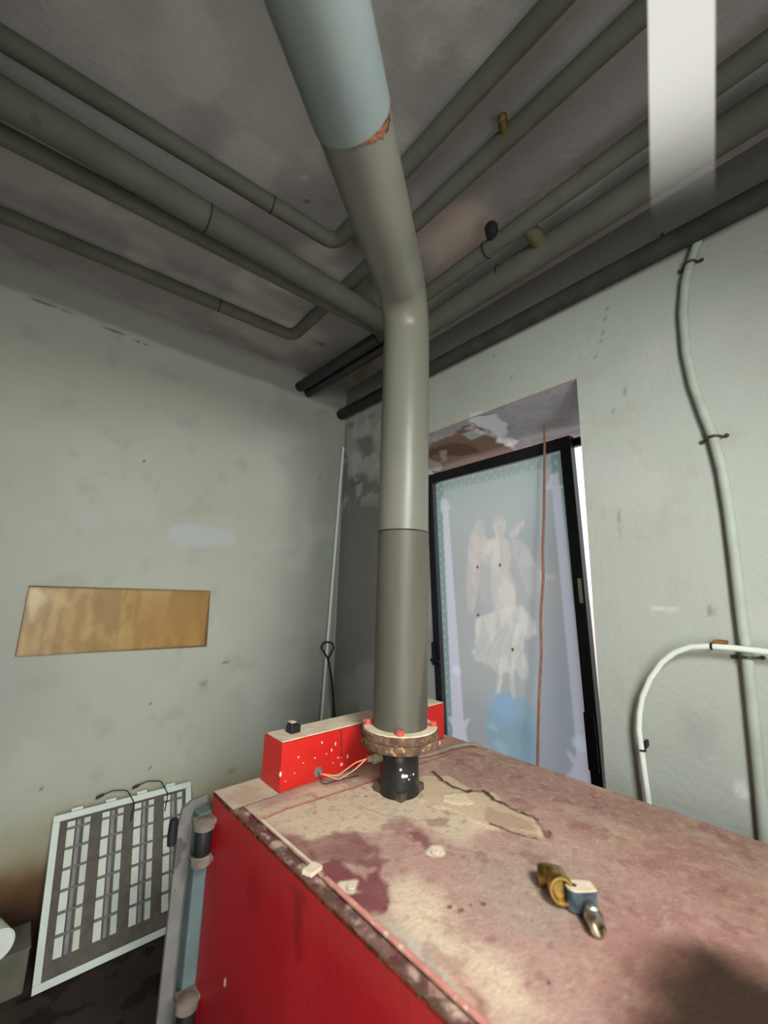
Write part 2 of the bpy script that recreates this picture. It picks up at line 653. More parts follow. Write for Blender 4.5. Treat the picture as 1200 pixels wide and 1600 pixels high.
# floor
f = MB().box(((NX + OX1) / 2, (NY + LY) / 2, -0.05), (OX1 - NX, LY - NY, 0.1)).build('floor', M_floor)
tag(f, 'dark dirty concrete floor of the boiler room', 'floor', kind='structure')

# ceiling: seen from below, so t axis runs the other way round
c = Canvas((NX, LY, CZ), (1, 0, 0), (0, -1, 0), RX - NX, LY - NY, 0.02, (166, 163, 158))
c.cloud(1.2, (138, 134, 130), 0.4, 0.68, 0.85)
c.cloud(3.2, (146, 140, 138), 0.5, 0.66, 0.6)
c.cloud(5, (182, 178, 170), 0.52, 0.75, 0.6)
c.poly([(690, 330), (760, 310), (775, 370), (720, 420), (670, 430), (665, 380)], (196, 176, 162), 0.6, 0.05, 0.05, 8)
c.poly([(640, 300), (700, 340), (690, 390), (650, 400)], (184, 166, 160), 0.4, 0.05, 0.04, 8)
c.poly([(440, 400), (540, 380), (520, 460), (430, 450)], (206, 200, 188), 0.6, 0.06, 0.05, 8)
c.poly([(360, 440), (450, 480), (500, 520), (440, 560), (330, 500)], (198, 190, 180), 0.5, 0.06, 0.05, 8)
c.blob((501, 537), 0.022, 0.014, (40, 36, 30), 0.9, 0.4, 0.01)
c.blob((480, 316), 0.008, 0.006, (70, 66, 60), 0.9)
c.line([(455, 270), (475, 277)], 0.004, (200, 196, 190), 0.8)
c.line([(560, 590), (575, 565), (592, 545)], 0.07, (140, 104, 66), 0.7, 0.03, 0.02)
ceiling = c.build('ceiling', M_ceil)
tag(ceiling, 'grey plaster ceiling above the pipes', 'ceiling', kind='structure')

# left wall (its normal points to -y)
c = Canvas((NX, LY, 0), (1, 0, 0), (0, 0, 1), RX - NX, CZ, 0.0125, (177, 180, 166))
c.cloud(0.9, (160, 166, 156), 0.4, 0.7, 0.7)
c.cloud(4, (182, 187, 176), 0.52, 0.75, 0.5)
c.cloud(9, (158, 162, 150), 0.62, 0.8, 0.5)
c.poly([(262, 818), (318, 822), (368, 828), (366, 850), (300, 856), (264, 846)], (188, 192, 198), 0.55, 0.02, 0.02, 20)
c.poly([(120, 806), (168, 806), (168, 820), (120, 822)], (184, 188, 190), 0.3, 0.02, 0.02, 20)
c.poly([(410, 850), (500, 835), (500, 850), (410, 862)], (184, 188, 188), 0.3, 0.03, 0.02, 20)
c.blob((225, 720), 0.009, 0.009, (62, 54, 48), 0.9)
c.blob((353, 1035), 0.024, 0.008, (96, 98, 92), 0.7, 0.5, 0.01)
c.blob((318, 1068), 0.03, 0.012, (120, 122, 114), 0.6, 0.5, 0.02)
c.blob((234, 1099), 0.008, 0.006, (90, 90, 84), 0.8)
c.blob((266, 1098), 0.006, 0.005, (80, 78, 72), 0.8)
c.blob((236, 1199), 0.006, 0.005, (80, 78, 72), 0.8)
c.blob((65, 1231), 0.01, 0.008, (96, 94, 86), 0.8)
c.blob((362, 1205), 0.03, 0.02, (128, 130, 118), 0.6, 0.6, 0.02)
c.blob((500, 745), 0.02, 0.02, (130, 134, 126), 0.5, 0.6, 0.02)
c.line([(535, 700), (531, 780), (524, 900), (514, 1100)], 0.03, (120, 122, 116), 0.35, 0.015)
c.line([(0, 445), (60, 470), (140, 500), (240, 545)], 0.006, (74, 74, 70), 0.85, 0.003, 0.012, 6, 0.3)
c.line([(0, 396), (80, 418), (180, 464), (300, 515), (478, 592)], 0.012, (120, 118, 110), 0.6, 0.006, 0.02, 10, 0.4)
top_ = on_plane((0, 445), (0, LY, 0), np.array([0, 1.0, 0]))[2]
c.mix(sstep(top_ - 0.02, top_ + 0.02, c.T + 0.03 * (fbm(c.S * 6, c.T * 6, 8) - 0.5)), (134, 133, 127), 0.8)
# damp, rust-brown foot of the wall
T0 = c.T - 0.05 + 0.18 * (fbm(c.S * 3, c.T * 3, 91) - 0.5)
c.mix(1 - sstep(0.34, 0.62, T0), (150, 140, 104), 0.75)
c.mix(1 - sstep(0.26, 0.42, T0), (96, 62, 38), 0.92)
c.mix(1 - sstep(0.1, 0.3, T0), (52, 38, 30), 0.9)
wl = c.build('wall_left', M_wall)
tag(wl, 'grey green plaster wall with a rust-brown damp foot', 'wall', kind='structure')

# right wall with the door opening (its normal points to -x); s runs from the corner towards the camera
c = Canvas((RX, LY, 0), (0, -1, 0), (0, 0, 1), LY - NY, CZ, 0.0125, (174, 180, 170), (LY - OY1, LY - OY0), (OZ,))
c.cloud(1.0, (170, 172, 162), 0.4, 0.7, 0.6)
c.cloud(4, (186, 188, 180), 0.52, 0.75, 0.5)
c.cloud(10, (168, 170, 160), 0.62, 0.8, 0.5)
# damp bare strip between the corner and the opening, efflorescence at its top
damp = c.poly([(537, 665), (600, 640), (650, 640), (650, 1190), (515, 1190), (524, 900)], (116, 114, 110), 0.85, 0.02, 0.02, 6)
for pts, col, al in (([(540, 665), (596, 640), (596, 760), (575, 740), (560, 735), (548, 745), (541, 700)], (182, 180, 176), 0.8),
                     ([(556, 690), (580, 676), (583, 708), (566, 716)], (86, 82, 78), 0.55),
                     ([(551, 735), (575, 715), (580, 728), (560, 742)], (178, 178, 176), 0.6),
                     ([(560, 1040), (596, 1030), (596, 1100), (566, 1110), (548, 1095)], (158, 158, 156), 0.5),
                     ([(530, 1060), (552, 1050), (556, 1110), (522, 1120)], (150, 152, 146), 0.45)):
    c.poly(pts, col, al, 0.03, 0.05, 12)
wisp = sstep(0.48, 0.66, fbm(c.S * 14, c.T * 11, 55)) * sstep(2.05, 2.3, c.T) * (1 - sstep(0.42, 0.5, c.S))
c.mix(wisp, (196, 196, 192), 0.6)
c.line([(550, 757), (560, 755)], 0.03, (84, 82, 70), 0.6, 0.01, 0.01)
# cracks, scrapes and patches
c.line([(950, 458), (944, 520), (931, 558)], 0.004, (110, 108, 100), 0.7, 0.002, 0.01, 10, 0.15)
c.line([(976, 600), (977, 657)], 0.004, (120, 118, 110), 0.7, 0.002, 0.004)
c.line([(958, 640), (962, 664)], 0.004, (130, 128, 120), 0.6, 0.002, 0.004)
c.line([(967, 790), (969, 848)], 0.004, (128, 126, 118), 0.7, 0.002, 0.004)
c.line([(1020, 950), (1055, 953)], 0.012, (210, 212, 206), 0.7, 0.006, 0.006)
c.blob((1160, 1234), 0.022, 0.028, (214, 216, 206), 0.7, 0.4, 0.01)
c.blob((1111, 955), 0.012, 0.02, (120, 122, 114), 0.7, 0.5, 0.01)
c.blob((1090, 1140), 0.07, 0.08, (158, 162, 154), 0.6, 0.8, 0.04)
c.blob((1080, 1275), 0.05, 0.012, (186, 184, 196), 0.6)
c.blob((773, 556), 0.007, 0.006, (70, 66, 60), 0.8)
c.blob((798, 590), 0.006, 0.006, (80, 76, 70), 0.8)
c.poly([(672, 668), (740, 640), (890, 590), (903, 592), (800, 640), (740, 665), (690, 690)], (186, 182, 160), 0.5, 0.02, 0.02, 15)
c.poly([(735, 648), (785, 640), (770, 655), (738, 662)], (214, 212, 206), 0.85, 0.01, 0.015, 25)
c.poly([(1100, 480), (1180, 560), (1150, 610), (1080, 570)], (184, 188, 180), 0.3, 0.06, 0.05, 8)
c.mix(sstep(2.965, 2.985, c.T + 0.02 * (fbm(c.S * 12, c.T * 12, 8) - 0.5)), (112, 110, 106), 0.9)
c.cloud(6, (140, 136, 132), 0.62, 0.8, 0.0)
wr = c.build('wall_right', M_wall, hole=(LY - OY1, LY - OY0, -1, OZ))
tag(wr, 'pale grey plaster wall with the door opening', 'wall', kind='structure')
# soffit and reveals of the opening
c = Canvas((OX0, OY1 + 0.3, OZ), (0, -1, 0), (1, 0, 0), OY1 + 0.3 - OY0, OX1 - OX0, 0.007, (182, 180, 184))
c.n = -c.n
c.cloud(4, (168, 166, 172), 0.45, 0.7, 0.7)
c.cloud(30, (150, 146, 148), 0.55, 0.75, 0.5)
brown = [(650, 700), (676, 690), (712, 672), (745, 668), (790, 690), (805, 705), (780, 720), (720, 738), (660, 760), (640, 740)]
c.poly(brown, (142, 112, 90), 0.95, 0.02, 0.05, 12, lift=0.012)
c.poly([(668, 700), (700, 690), (735, 690), (750, 704), (720, 712), (690, 706), (668, 712)], (104, 72, 52), 0.8, 0.02, 0.04, 14)
c.poly([(690, 716), (740, 708), (770, 716), (720, 736), (690, 740)], (158, 132, 118), 0.8, 0.02, 0.04, 14)
c.poly([(735, 655), (775, 648), (790, 662), (790, 680), (808, 690), (800, 700), (780, 690), (768, 672), (738, 664)], (236, 236, 240), 0.95, 0.008, 0.03, 18, lift=-0.004)
c.cloud(26, (120, 92, 74), 0.58, 0.7, 0.0)
c.poly([(720, 676), (745, 668), (756, 676), (735, 684)], (196, 202, 204), 0.9, 0.01, 0.02, 20)
c.poly([(668, 715), (688, 720), (690, 733), (668, 735)], (196, 196, 198), 0.8, 0.01, 0.03, 20)
c.poly([(686, 702), (696, 700), (700, 716), (690, 720)], (190, 188, 186), 0.7, 0.01, 0.02, 20)
c.line([(760, 712), (800, 700), (850, 686), (900, 676)], 0.08, (158, 132, 122), 0.7, 0.04, 0.04, 12)
c.line([(715, 672), (738, 662), (752, 672)], 0.012, (84, 64, 50), 0.8, 0.006, 0.02, 20)
sf = c.build('lintel_soffit', M_soffit, wr)
tag(sf, 'lintel underside with brown peeled plaster and white patches')
for nm, y in (('reveal', OY0), ('reveal', OY1)):
    sp_ = np.array([OX1 - OX0, 0.0 if y == OY0 else 0.2, 0.0])
    c = Canvas((OX0, y, 0), sp_ / np.linalg.norm(sp_), (0, 0, 1), np.linalg.norm(sp_), OZ, 0.04, (170, 172, 164))
    c.cloud(5, (154, 154, 148), 0.45, 0.7, 0.8)
    c.build(nm, M_wall, wr)
# near walls behind the camera
b = MB().box((NX - 0.05, (NY + LY) / 2, CZ / 2), (0.1, LY - NY + 0.2, CZ)).build('wall_near_left', mat('near_plaster', (160, 164, 154), (150, 154, 146), 3, rough=0.95))
tag(b, 'plain grey plaster wall behind the viewer on the left', 'wall', kind='structure')
b = MB().box(((NX + RX) / 2, NY - 0.05, CZ / 2), (RX - NX, 0.1, CZ)).build('wall_near_right', bpy.data.materials['near_plaster'])
tag(b, 'plain grey plaster wall behind the viewer on the right', 'wall', kind='structure')
# what little is seen of the yard through the gap beside the door
g = MB().box((6.5, 1.5, -0.06), (8.1, 12, 0.12)).build('outside_ground', M_ground)
tag(g, 'bright paved yard outside the door', 'ground', kind='structure')
g = MB().box((7.2, 3.0, 0.75), (0.2, 9, 1.5)).build('outside_wall', M_outside)
tag(g, 'low pale wall across the yard outside the door', 'wall', kind='structure')

# ------------------------------------------------------------------ glass door leaf leaning in the opening
TRc = np.array([2.215, 0.981, 2.45])
DA = np.array([0.042, 0.999, 0.007]); DA /= np.linalg.norm(DA)
DD = np.array([0.074, 0.004, -0.997]); DD -= DA * np.dot(DA, DD); DD /= np.linalg.norm(DD)
DN = np.cross(DD, DA); DN = DN if DN[0] < 0 else -DN      # faces the room
W, H, BAR, TH = 1.152, 2.445, 0.062, 0.05
def leaf(w, h, n=0.0):          # w from the right edge, h down from the top
    return TRc + DA * w + DD * h + DN * n
door = thing('door_1', leaf(W / 2, H), 'black framed glass door leaf with a printed angel film, standing in the opening', 'door', kind='structure')
AX = (DA, DD, DN)
MB().box(leaf(W / 2, BAR / 2 + 0.005), (W, BAR + 0.01, TH), AX, 0.004).build('frame_rail', M_frame, door)
MB().box(leaf(W / 2, H - 0.05), (W, 0.1, TH), AX, 0.004).build('frame_rail', M_frame, door)
MB().box(leaf(BAR / 2, H / 2), (BAR, H, TH + 0.002), AX, 0.004).build('frame_stile', M_frame, door)
MB().box(leaf(W - BAR / 2, H / 2), (BAR, H, TH + 0.002), AX, 0.004).build('frame_stile', M_frame, door)
MB().box(leaf(W / 2, H / 2), (W - 2 * BAR + 0.01, H - 2 * BAR, 0.006), AX).build('glass_pane', M_glass, door)
hnd = MB().box(leaf(W - 0.012, 1.33, 0.035), (0.03, 0.16, 0.02), AX, 0.004)
hnd.box(leaf(W - 0.05, 1.37, 0.06), (0.09, 0.022, 0.018), AX, 0.004)
hnd.build('door_handle', M_frame, door)
st = MB().box(leaf(0.02, 0.86, 0.0275), (0.02, 0.13, 0.003), AX).build('sticker', M_white, door)
st['label'] = 'small white strip stuck on the right stile'
MB().box(leaf(0.012, 0.03, -0.05), (0.10, 0.05, 0.05), AX, 0.01).build('door_closer', M_frame, door)
cb = MB().box(leaf(0.035, 1.62, 0.032), (0.055, 0.28, 0.012), AX, 0.003).build('lock_cover', M_frame, door)

# the print: film on the room side of the glass
fw, fh = W - 2 * BAR - 0.018, H - BAR - 0.12
c = Canvas(leaf(W - BAR - 0.02, BAR + 0.018 + fh, 0.005), -DA, -DD, fw, fh, 0.0055, (182, 182, 178))
c.n = DN
c.cloud(2.2, (172, 172, 172), 0.4, 0.7, 0.7)
c.cloud(2.0, (190, 192, 186), 0.5, 0.8, 0.5)
c.mix(sstep(fh - 0.7, fh, c.T), (182, 194, 186), 0.8)
c.mix(sstep(0.5, 0.9, c.S) * (1 - sstep(0.9, 1.5, c.T)), (172, 178, 188), 0.6)
BORD = (138, 160, 154)
for (s0, s1, t0, t1) in ((0, 0.075, 0, fh), (fw - 0.075, fw, 0, fh), (0, fw, fh - 0.07, fh)):
    m = sstep(s0 - 0.006, s0 + 0.006, c.S) * (1 - sstep(s1 - 0.006, s1 + 0.006, c.S)) * sstep(t0 - 0.006, t0 + 0.006, c.T) * (1 - sstep(t1 - 0.006, t1 + 0.006, c.T))
    orn = ((c.S * 1000) % 38 - 19) ** 2 + ((c.T * 1000 + 14 * np.sin(c.S * 90)) % 62 - 31) ** 2 < 90 + 90 * vnoise(c.S * 60, c.T * 60, 5)
    c.mix(m, BORD, 0.85 if t0 == 0 else 0.45)
    c.mix(m * orn, (190, 206, 202), 0.5)
LIL = (218, 214, 222)
c.poly([(691, 790), (700, 790), (727, 1160), (708, 1160)], LIL, 0.9, 0.008)
c.poly([(689, 780), (697, 778), (706, 795), (688, 800)], LIL, 0.85, 0.01, 0.01)
c.poly([(708, 1140), (700, 1120), (708, 1120), (716, 1135), (726, 1125), (735, 1122), (728, 1140), (732, 1162), (704, 1162)], LIL, 0.85, 0.01)
c.blob((713, 1048), 0.045, 0.04, (232, 232, 242), 0.8)
c.poly([(862, 762), (876, 758), (923, 1190), (935, 1232), (888, 1220), (902, 1190)], LIL, 0.9, 0.008)
c.poly([(852, 764), (860, 742), (872, 738), (874, 758), (882, 762)], LIL, 0.85, 0.01, 0.01)
c.poly([(895, 1195), (886, 1180), (886, 1172), (899, 1182), (905, 1160), (918, 1160), (925, 1178), (938, 1200), (944, 1232), (884, 1215)], LIL, 0.8, 0.01)
c.blob((909, 1163), 0.06, 0.05, (232, 232, 242), 0.8)
# globe
c.poly([(762, 1112), (770, 1098), (782, 1086), (800, 1082), (820, 1092), (836, 1110), (842, 1140), (844, 1200), (800, 1190), (768, 1172), (758, 1140)], (150, 180, 190), 0.85, 0.012)
c.blob((787, 1106), 0.13, 0.12, (156, 190, 226), 0.6, 0.9)
c.blob((770, 1134), 0.05, 0.03, (184, 206, 218), 0.5, 0.8, 0.02)
c.blob((784, 1168), 0.07, 0.06, (178, 206, 216), 0.55, 0.8, 0.02)
c.blob((820, 1150), 0.10, 0.12, (132, 164, 174), 0.5, 0.9, 0.02)
# angel
_before = c.col.copy()
WNG, ROB, SKN = (226, 210, 198), (230, 222, 210), (228, 218, 204)
c.poly([(744, 815), (750, 811), (755, 816), (757, 836), (764, 845), (752, 880), (748, 910), (744, 940), (738, 960), (731, 955), (729, 900), (732, 850)], WNG, 0.75, 0.013, 0.012)
c.poly([(795, 836), (808, 818), (818, 813), (818, 821), (808, 836), (799, 842)], WNG, 0.8, 0.013, 0.008)
c.poly([(797, 840), (815, 845), (828, 860), (836, 880), (848, 896), (846, 912), (838, 940), (826, 930), (814, 900), (802, 870)], (206, 202, 198), 0.75, 0.01, 0.01)
c.poly([(838, 892), (858, 898), (868, 896), (868, 908), (852, 908)], WNG, 0.55, 0.01, 0.006)
c.poly([(758, 860), (752, 880), (746, 906), (752, 940), (770, 950), (766, 900), (768, 866)], (202, 198, 194), 0.6, 0.01, 0.01)
c.poly([(766, 842), (775, 840), (788, 840), (797, 848), (799, 872), (796, 890), (806, 920), (806, 948), (792, 962), (772, 962), (768, 930), (766, 890), (760, 880), (755, 884), (753, 872), (760, 850)], SKN, 0.85, 0.013, 0.008)
c.poly([(770, 812), (776, 807), (784, 806), (790, 813), (790, 826), (786, 834), (785, 842), (775, 842), (774, 834), (770, 826)], (224, 212, 200), 0.85, 0.010)
c.poly([(770, 812), (776, 806), (785, 806), (790, 813), (788, 818), (782, 813), (774, 816), (771, 822)], (202, 190, 180), 0.6, 0.006)
for p in ((777, 822), (784, 822)):
    c.blob(p, 0.008, 0.004, (150, 144, 138), 0.35)
c.line([(778, 831), (783, 831)], 0.005, (180, 150, 144), 0.4)
c.line([(768, 862), (763, 890), (764, 905)], 0.02, (200, 194, 188), 0.6, 0.01)
c.line([(782, 855), (783, 900)], 0.008, (206, 200, 186), 0.6, 0.006)
c.poly([(742, 968), (760, 960), (790, 950), (815, 945), (828, 960), (838, 975), (838, 990), (826, 998), (818, 992), (818, 1020), (826, 1040), (826, 1058), (814, 1064), (808, 1048), (794, 1052), (776, 1050), (760, 1038), (744, 1034), (737, 1020), (742, 1010), (744, 990)], ROB, 0.85, 0.015, 0.014)
for ln in ([(746, 1024), (760, 1000), (780, 975)], [(760, 1032), (770, 1005), (788, 985)], [(778, 1044), (782, 1010), (792, 985)], [(798, 1046), (798, 1010), (804, 975)], [(812, 1040), (812, 1010), (816, 985)], [(760, 966), (790, 962), (820, 975)]):
    c.line(ln, 0.012, (204, 198, 190), 0.6, 0.013, 0.012)
    c.line([(x + 4, y) for x, y in ln], 0.010, (236, 230, 222), 0.5, 0.006, 0.006)
c.poly([(778, 1048), (786, 1048), (785, 1066), (781, 1082), (774, 1084), (776, 1074)], SKN, 0.85, 0.010)
c.poly([(796, 1048), (804, 1048), (804, 1070), (807, 1090), (801, 1092), (797, 1078)], SKN, 0.85, 0.010)
_k = (0.55 + 0.45 * sstep(0.35, 0.65, fbm(c.S * 16, c.T * 9, 71)))[:, None]
c.col = _before * (1 - _k) + c.col * _k
for p in ((746, 886), (781, 883), (747, 961), (801, 1015)):
    q = c.st(p)
    c.poly([q + d for d in ((0.011, 0), (0, 0.013), (-0.011, 0), (0, -0.013))], (84, 56, 46), 1.0, 0.003, px=False)
film = c.build('printed_film', M_print, door)
film['label'] = 'grey film printed with a winged figure on a blue globe between two columns'

# brown cable hanging in front of the door
pts = [px_x(851, 672, 2.13), px_x(851, 700, 2.12), px_x(850, 800, 2.13), px_x(848, 860, 2.135), px_x(849, 905, 2.14), px_x(845, 960, 2.15), px_x(846, 1020, 2.155), px_x(842, 1100, 2.165), px_x(840, 1190, 2.175), px_x(838, 1260, 2.18)]
pts[0][2] = OZ - 0.004
o = MB().tube(pts, 0.0068, 10).build('hanging_cable', M_cable, smooth=True)
tag(o, 'thin brown cable hanging from the lintel in front of the glass door', 'cable')

# ------------------------------------------------------------------ pipes under the ceiling
def pipe(name, runs, label, m=None, group='pipes under the ceiling', joints=()):
    root = thing(name, runs[0][0][0], label, 'pipe', group)
    for pts, r, fil, *mm in runs:
        MB().tube(pts, r, 22, fil).build('pipe_run', mm[0] if mm else (m or M_pipe), root, True)
    for p, ax, r in joints:
        ax = np.asarray(ax, float)
        MB().lathe(np.asarray(p) - ax * 0.004, ax, [(r - 0.002, 0), (r + 0.0012, 0.001), (r + 0.0012, 0.007), (r - 0.002, 0.008)], 22).build('joint_ring', M_joint, root, True)
    return root

ZA, ZD, ZB, ZC = 3.06, 3.06, 2.955, 2.975
a0, a1 = px_z(60, 95, ZA), px_z(500, 366, ZA)
dA = (a1 - a0) / np.linalg.norm(a1 - a0)
i0, i1 = px_z(632, 262, ZA), px_z(872, 0, ZA)
cornA = np.array([i0[0] + 0.0, 0, ZA]); cornA[1] = a1[1] + (cornA[0] - a1[0]) * dA[1] / dA[0]
pA = a0 + dA * ((NX + 0.005 - a0[0]) / dA[0])
pipe('ceiling_pipe', [([pA, cornA, (i1[0], NY + 0.005, ZA)], 0.032, 0.055)],
     'thin grey ceiling pipe farthest from the left wall, its elbow beside the flue', joints=[(a0 + dA * 0.72, dA, 0.032)])
d0, d1 = px_z(50, 355, ZD), px_z(452, 523, ZD)
dD = (d1 - d0) / np.linalg.norm(d1 - d0)
h0, h1 = px_z(645, 350, ZD), px_z(960, 62, ZD)
hx = (h0[0] + h1[0]) / 2
cornD = np.array([hx, d1[1] + (hx - d1[0]) * dD[1] / dD[0], ZD])
pD = d0 + dD * ((NX + 0.005 - d0[0]) / dD[0])
H_ = pipe('ceiling_pipe', [([pD, cornD, (hx, NY + 0.005, ZD)], 0.033, 0.06)],
          'thin grey ceiling pipe nearest the left wall, with a small brass air vent', joints=[(d0 + dD * 0.78, dD, 0.033), ((hx, 1.66, ZD), (0, 1, 0), 0.033)])
vp = px_z(790, 205, ZD)
v = np.array([hx, vp[1] + 0.01, ZD])
MB().lathe(v + np.array([0.0, 0.0, 0.02]), (0.0, 0.02, 1), [(0.011, 0), (0.011, 0.022), (0.014, 0.022), (0.014, 0.034), (0.011, 0.034), (0.011, 0.04), (0.001, 0.041)], 14)
vent = MB().lathe(v, px_z(776, 160, ZD) - px_z(786, 205, ZD), [(0.012, 0.0), (0.012, 0.028), (0.017, 0.029), (0.017, 0.05), (0.014, 0.056), (0.016, 0.062), (0.016, 0.072), (0.008, 0.078), (0.001, 0.08)], 16)
vent.build('air_vent', mat('tarnished_brass', (92, 78, 40), (120, 104, 58), 50, rough=0.5, metal=0.6), H_, True)['label'] = 'small brass air vent'

b0, b1 = px_z(60, 185, ZB), px_z(560, 480, ZB)
dB = (b1 - b0) / np.linalg.norm(b1 - b0)
f0, f1 = px_z(668, 507, 2.97), px_z(900, 352, 2.97)
fx = (f0[0] + f1[0]) / 2
pB = b0 + dB * ((NX + 0.005 - b0[0]) / dB[0])
cB = b0 + dB * ((fx - b0[0]) / dB[0])
jb = px_z(322, 345, ZB)
jb = b0 + dB * np.dot(jb - b0, dB)
jf = px_z(783, 432, 2.96)
B_ = pipe('ceiling_pipe', [([pB, cB + np.array([0, 0, 0.0]), (fx, NY + 0.005, ZB + 0.01)], 0.053, 0.07)],
          'thickest grey ceiling pipe, crossing behind the flue and returning along the right wall', joints=[(jb, dB, 0.053), ((fx, jf[1], ZB + 0.008), (0, 1, 0), 0.053)])
c0, c1 = px_z(100, 261, ZC), px_z(560, 499, ZC)
dC = (c1 - c0) / np.linalg.norm(c1 - c0)
j0 = px_z(478, 601, 3.05)
jx = (px_z(478, 601, ZC)[0] + px_z(590, 536, ZC)[0]) / 2
pC = c0 + dC * ((NX + 0.005 - c0[0]) / dC[0])
cC = c0 + dC * ((jx - c0[0]) / dC[0])
pipe('ceiling_pipe', [([pC, cC, cC + np.array([0, 0.06, 0.003])], 0.032, 0.05), ([cC + np.array([0, 0.055, 0.003]), (jx, LY - 0.1, ZC + 0.04), (jx, LY - 0.001, ZC + 0.05)], 0.037, 0, M_black)],
     'grey ceiling pipe running close under the thickest one, turning into the left wall')
kx = (px_z(495, 608, 2.97)[0] + px_z(595, 548, 2.97)[0]) / 2
pipe('ceiling_pipe', [([(kx + 0.005, cB[1] + 0.05, 2.965), (kx, LY - 0.001, 3.0)], 0.032, 0)], 'short black pipe stub at the far ceiling corner, entering the left wall', M_black)
g0, g1 = px_z(672, 455, ZB), px_z(755, 403, ZB)
gx = (g0[0] + g1[0]) / 2
G_ = pipe('ceiling_pipe', [([(gx, cB[1] + 0.0, 2.965), (gx + 0.004, NY + 0.005, 2.985)], 0.034, 0)],
          'slim grey ceiling pipe running beside the thickest one, with a black valve knob', joints=[((gx, px_z(765, 398, 2.96)[1], 2.968), (0, 1, 0), 0.035)])
kb = px_z(772, 385, 2.97)
kn = MB().lathe((gx, kb[1], 2.985), px_z(771, 345, 2.97) - px_z(775, 388, 2.97), [(0.012, 0), (0.012, 0.03), (0.024, 0.032), (0.026, 0.045), (0.026, 0.075), (0.02, 0.085), (0.001, 0.088)], 16)
kn.build('valve_knob', M_blackpl, G_, True)['label'] = 'black valve knob'
lv = px_z(826, 350, 2.99)
tee = MB().tube([(gx + 0.01, lv[1], 2.972), (fx, lv[1] + 0.005, 2.965)], 0.03, 16, 0.0)
tee.build('bridge_pipe', mat('olive_grey_paint', (84, 84, 62), (98, 96, 74), 20, rough=0.8), G_, True)
# pipe along the right wall
e_pts = [px_x(530, 650, 1.688), px_x(672, 578, 1.688), px_x(950, 432, 1.688), px_x(1200, 304, 1.688)]
ez = float(np.mean([p[2] for p in e_pts]))
E_ = pipe('ceiling_pipe', [([(1.688, LY - 0.002, ez + 0.02), (1.688, 1.62, ez + 0.007)], 0.04, 0, M_black), ([(1.688, 1.625, ez + 0.007), (1.688, NY + 0.005, ez - 0.02)], 0.04, 0, M_pipedark)],
          'grey pipe fixed along the top of the right wall above the door', M_pipe, joints=[((1.688, px_x(741, 545, 1.688)[1], ez + 0.004), (0, 1, 0), 0.04)])
for y in (0.35, 1.3, 2.38):
    MB().box((1.72, y, ez + 0.045), (0.03, 0.008, 0.05)).tube([(1.72, y, ez + 0.02), (1.72, y, ez + 0.085)], 0.004, 8).build('pipe_hook', M_joint, E_)

# ------------------------------------------------------------------ boiler
ZT = 0.96
BO = np.array([0.514, 1.349, 0.0])
BR = math.radians(2.0)
ex, ey, ez3 = np.array([math.cos(BR), math.sin(BR), 0]), np.array([-math.sin(BR), math.cos(BR), 0]), np.array([0, 0, 1.0])
BW, BL = 0.945, 1.66
BAX = (ex, ey, ez3)
def bl(x, y, z):
    return BO + ex * x + ey * y + ez3 * z
boiler = thing('boiler', bl(BW / 2, -BL / 2, 0), 'large red steel boiler with a dusty top, in the foreground under the flue', 'boiler', rz=BR)
# core under the panels
MB().box(bl(BW / 2, -BL / 2, 0.475), (BW - 0.012, BL - 0.01, 0.93), BAX).build('body', M_boiler, boiler)
MB().box(bl(BW / 2, -BL / 2, 0.03), (BW - 0.08, BL - 0.08, 0.06), BAX).build('plinth', M_black, boiler)
# red side panel
c = Canvas(bl(0, 0, 0.02), -ey, (0, 0, 1), BL, ZT - 0.026, 0.008, (158, 26, 34))
c.cloud(3, (138, 20, 28), 0.4, 0.7, 0.8)
c.cloud(6, (170, 34, 40), 0.5, 0.8, 0.6, (1, 0.4))
c.mix(sstep(0.86, 0.935, c.T + 0.05 * fbm(c.S * 14, c.T * 6, 3)), (172, 60, 54), 0.35)
c.poly([(455, 1380), (475, 1395), (470, 1480), (462, 1490)], (96, 14, 20), 0.5, 0.02, 0.02)
c.blob((352, 1535), 0.005, 0.009, (235, 215, 205), 1.0, 0.3)
c.blob((395, 1395), 0.03, 0.05, (128, 18, 26), 0.5, 0.8, 0.03)
sp = c.build('side_panel', M_redside, boiler)
# folded flange of the side panel on top, rusty and speckled
FLW = 0.029
c = Canvas(bl(0, -BL, ZT - 0.003), ex, ey, FLW + 0.004, BL, 0.004, (126, 92, 84))
c.cloud(25, (196, 172, 152), 0.45, 0.6, 0.8)
c.cloud(30, (92, 36, 44), 0.5, 0.62, 0.85)
c.cloud(45, (86, 66, 54), 0.55, 0.66, 0.8)
c.mix(1 - sstep(0.004, 0.012, c.S), (92, 70, 58), 0.6)
c.build('panel_flange', M_dust, boiler)
MB().box(bl(0.003, -BL / 2, ZT - 0.008), (0.006, BL, 0.008), BAX).build('panel_edge', M_rust, boiler)
# rear top strip
SEAM = -0.142
CRM, PNK, BRN, PUR = (206, 188, 160), (176, 140, 128), (150, 122, 108), (118, 58, 64)
c = Canvas(bl(0.0, SEAM + 0.004, ZT), ex, ey, BW, -SEAM - 0.004, 0.005, (198, 180, 154))
c.cloud(14, (178, 156, 134), 0.45, 0.7, 0.7)
c.cloud(20, (214, 198, 172), 0.55, 0.75, 0.6)
c.blob((530, 1226), 0.016, 0.006, (86, 66, 48), 0.9, 0.4, 0.006)
c.blob((520, 1219), 0.008, 0.005, (140, 112, 90), 0.8)
c.mix(sstep(0.62, 0.75, c.S), (146, 132, 112), 0.7)
c.build('rear_top_panel', M_dust, boiler)
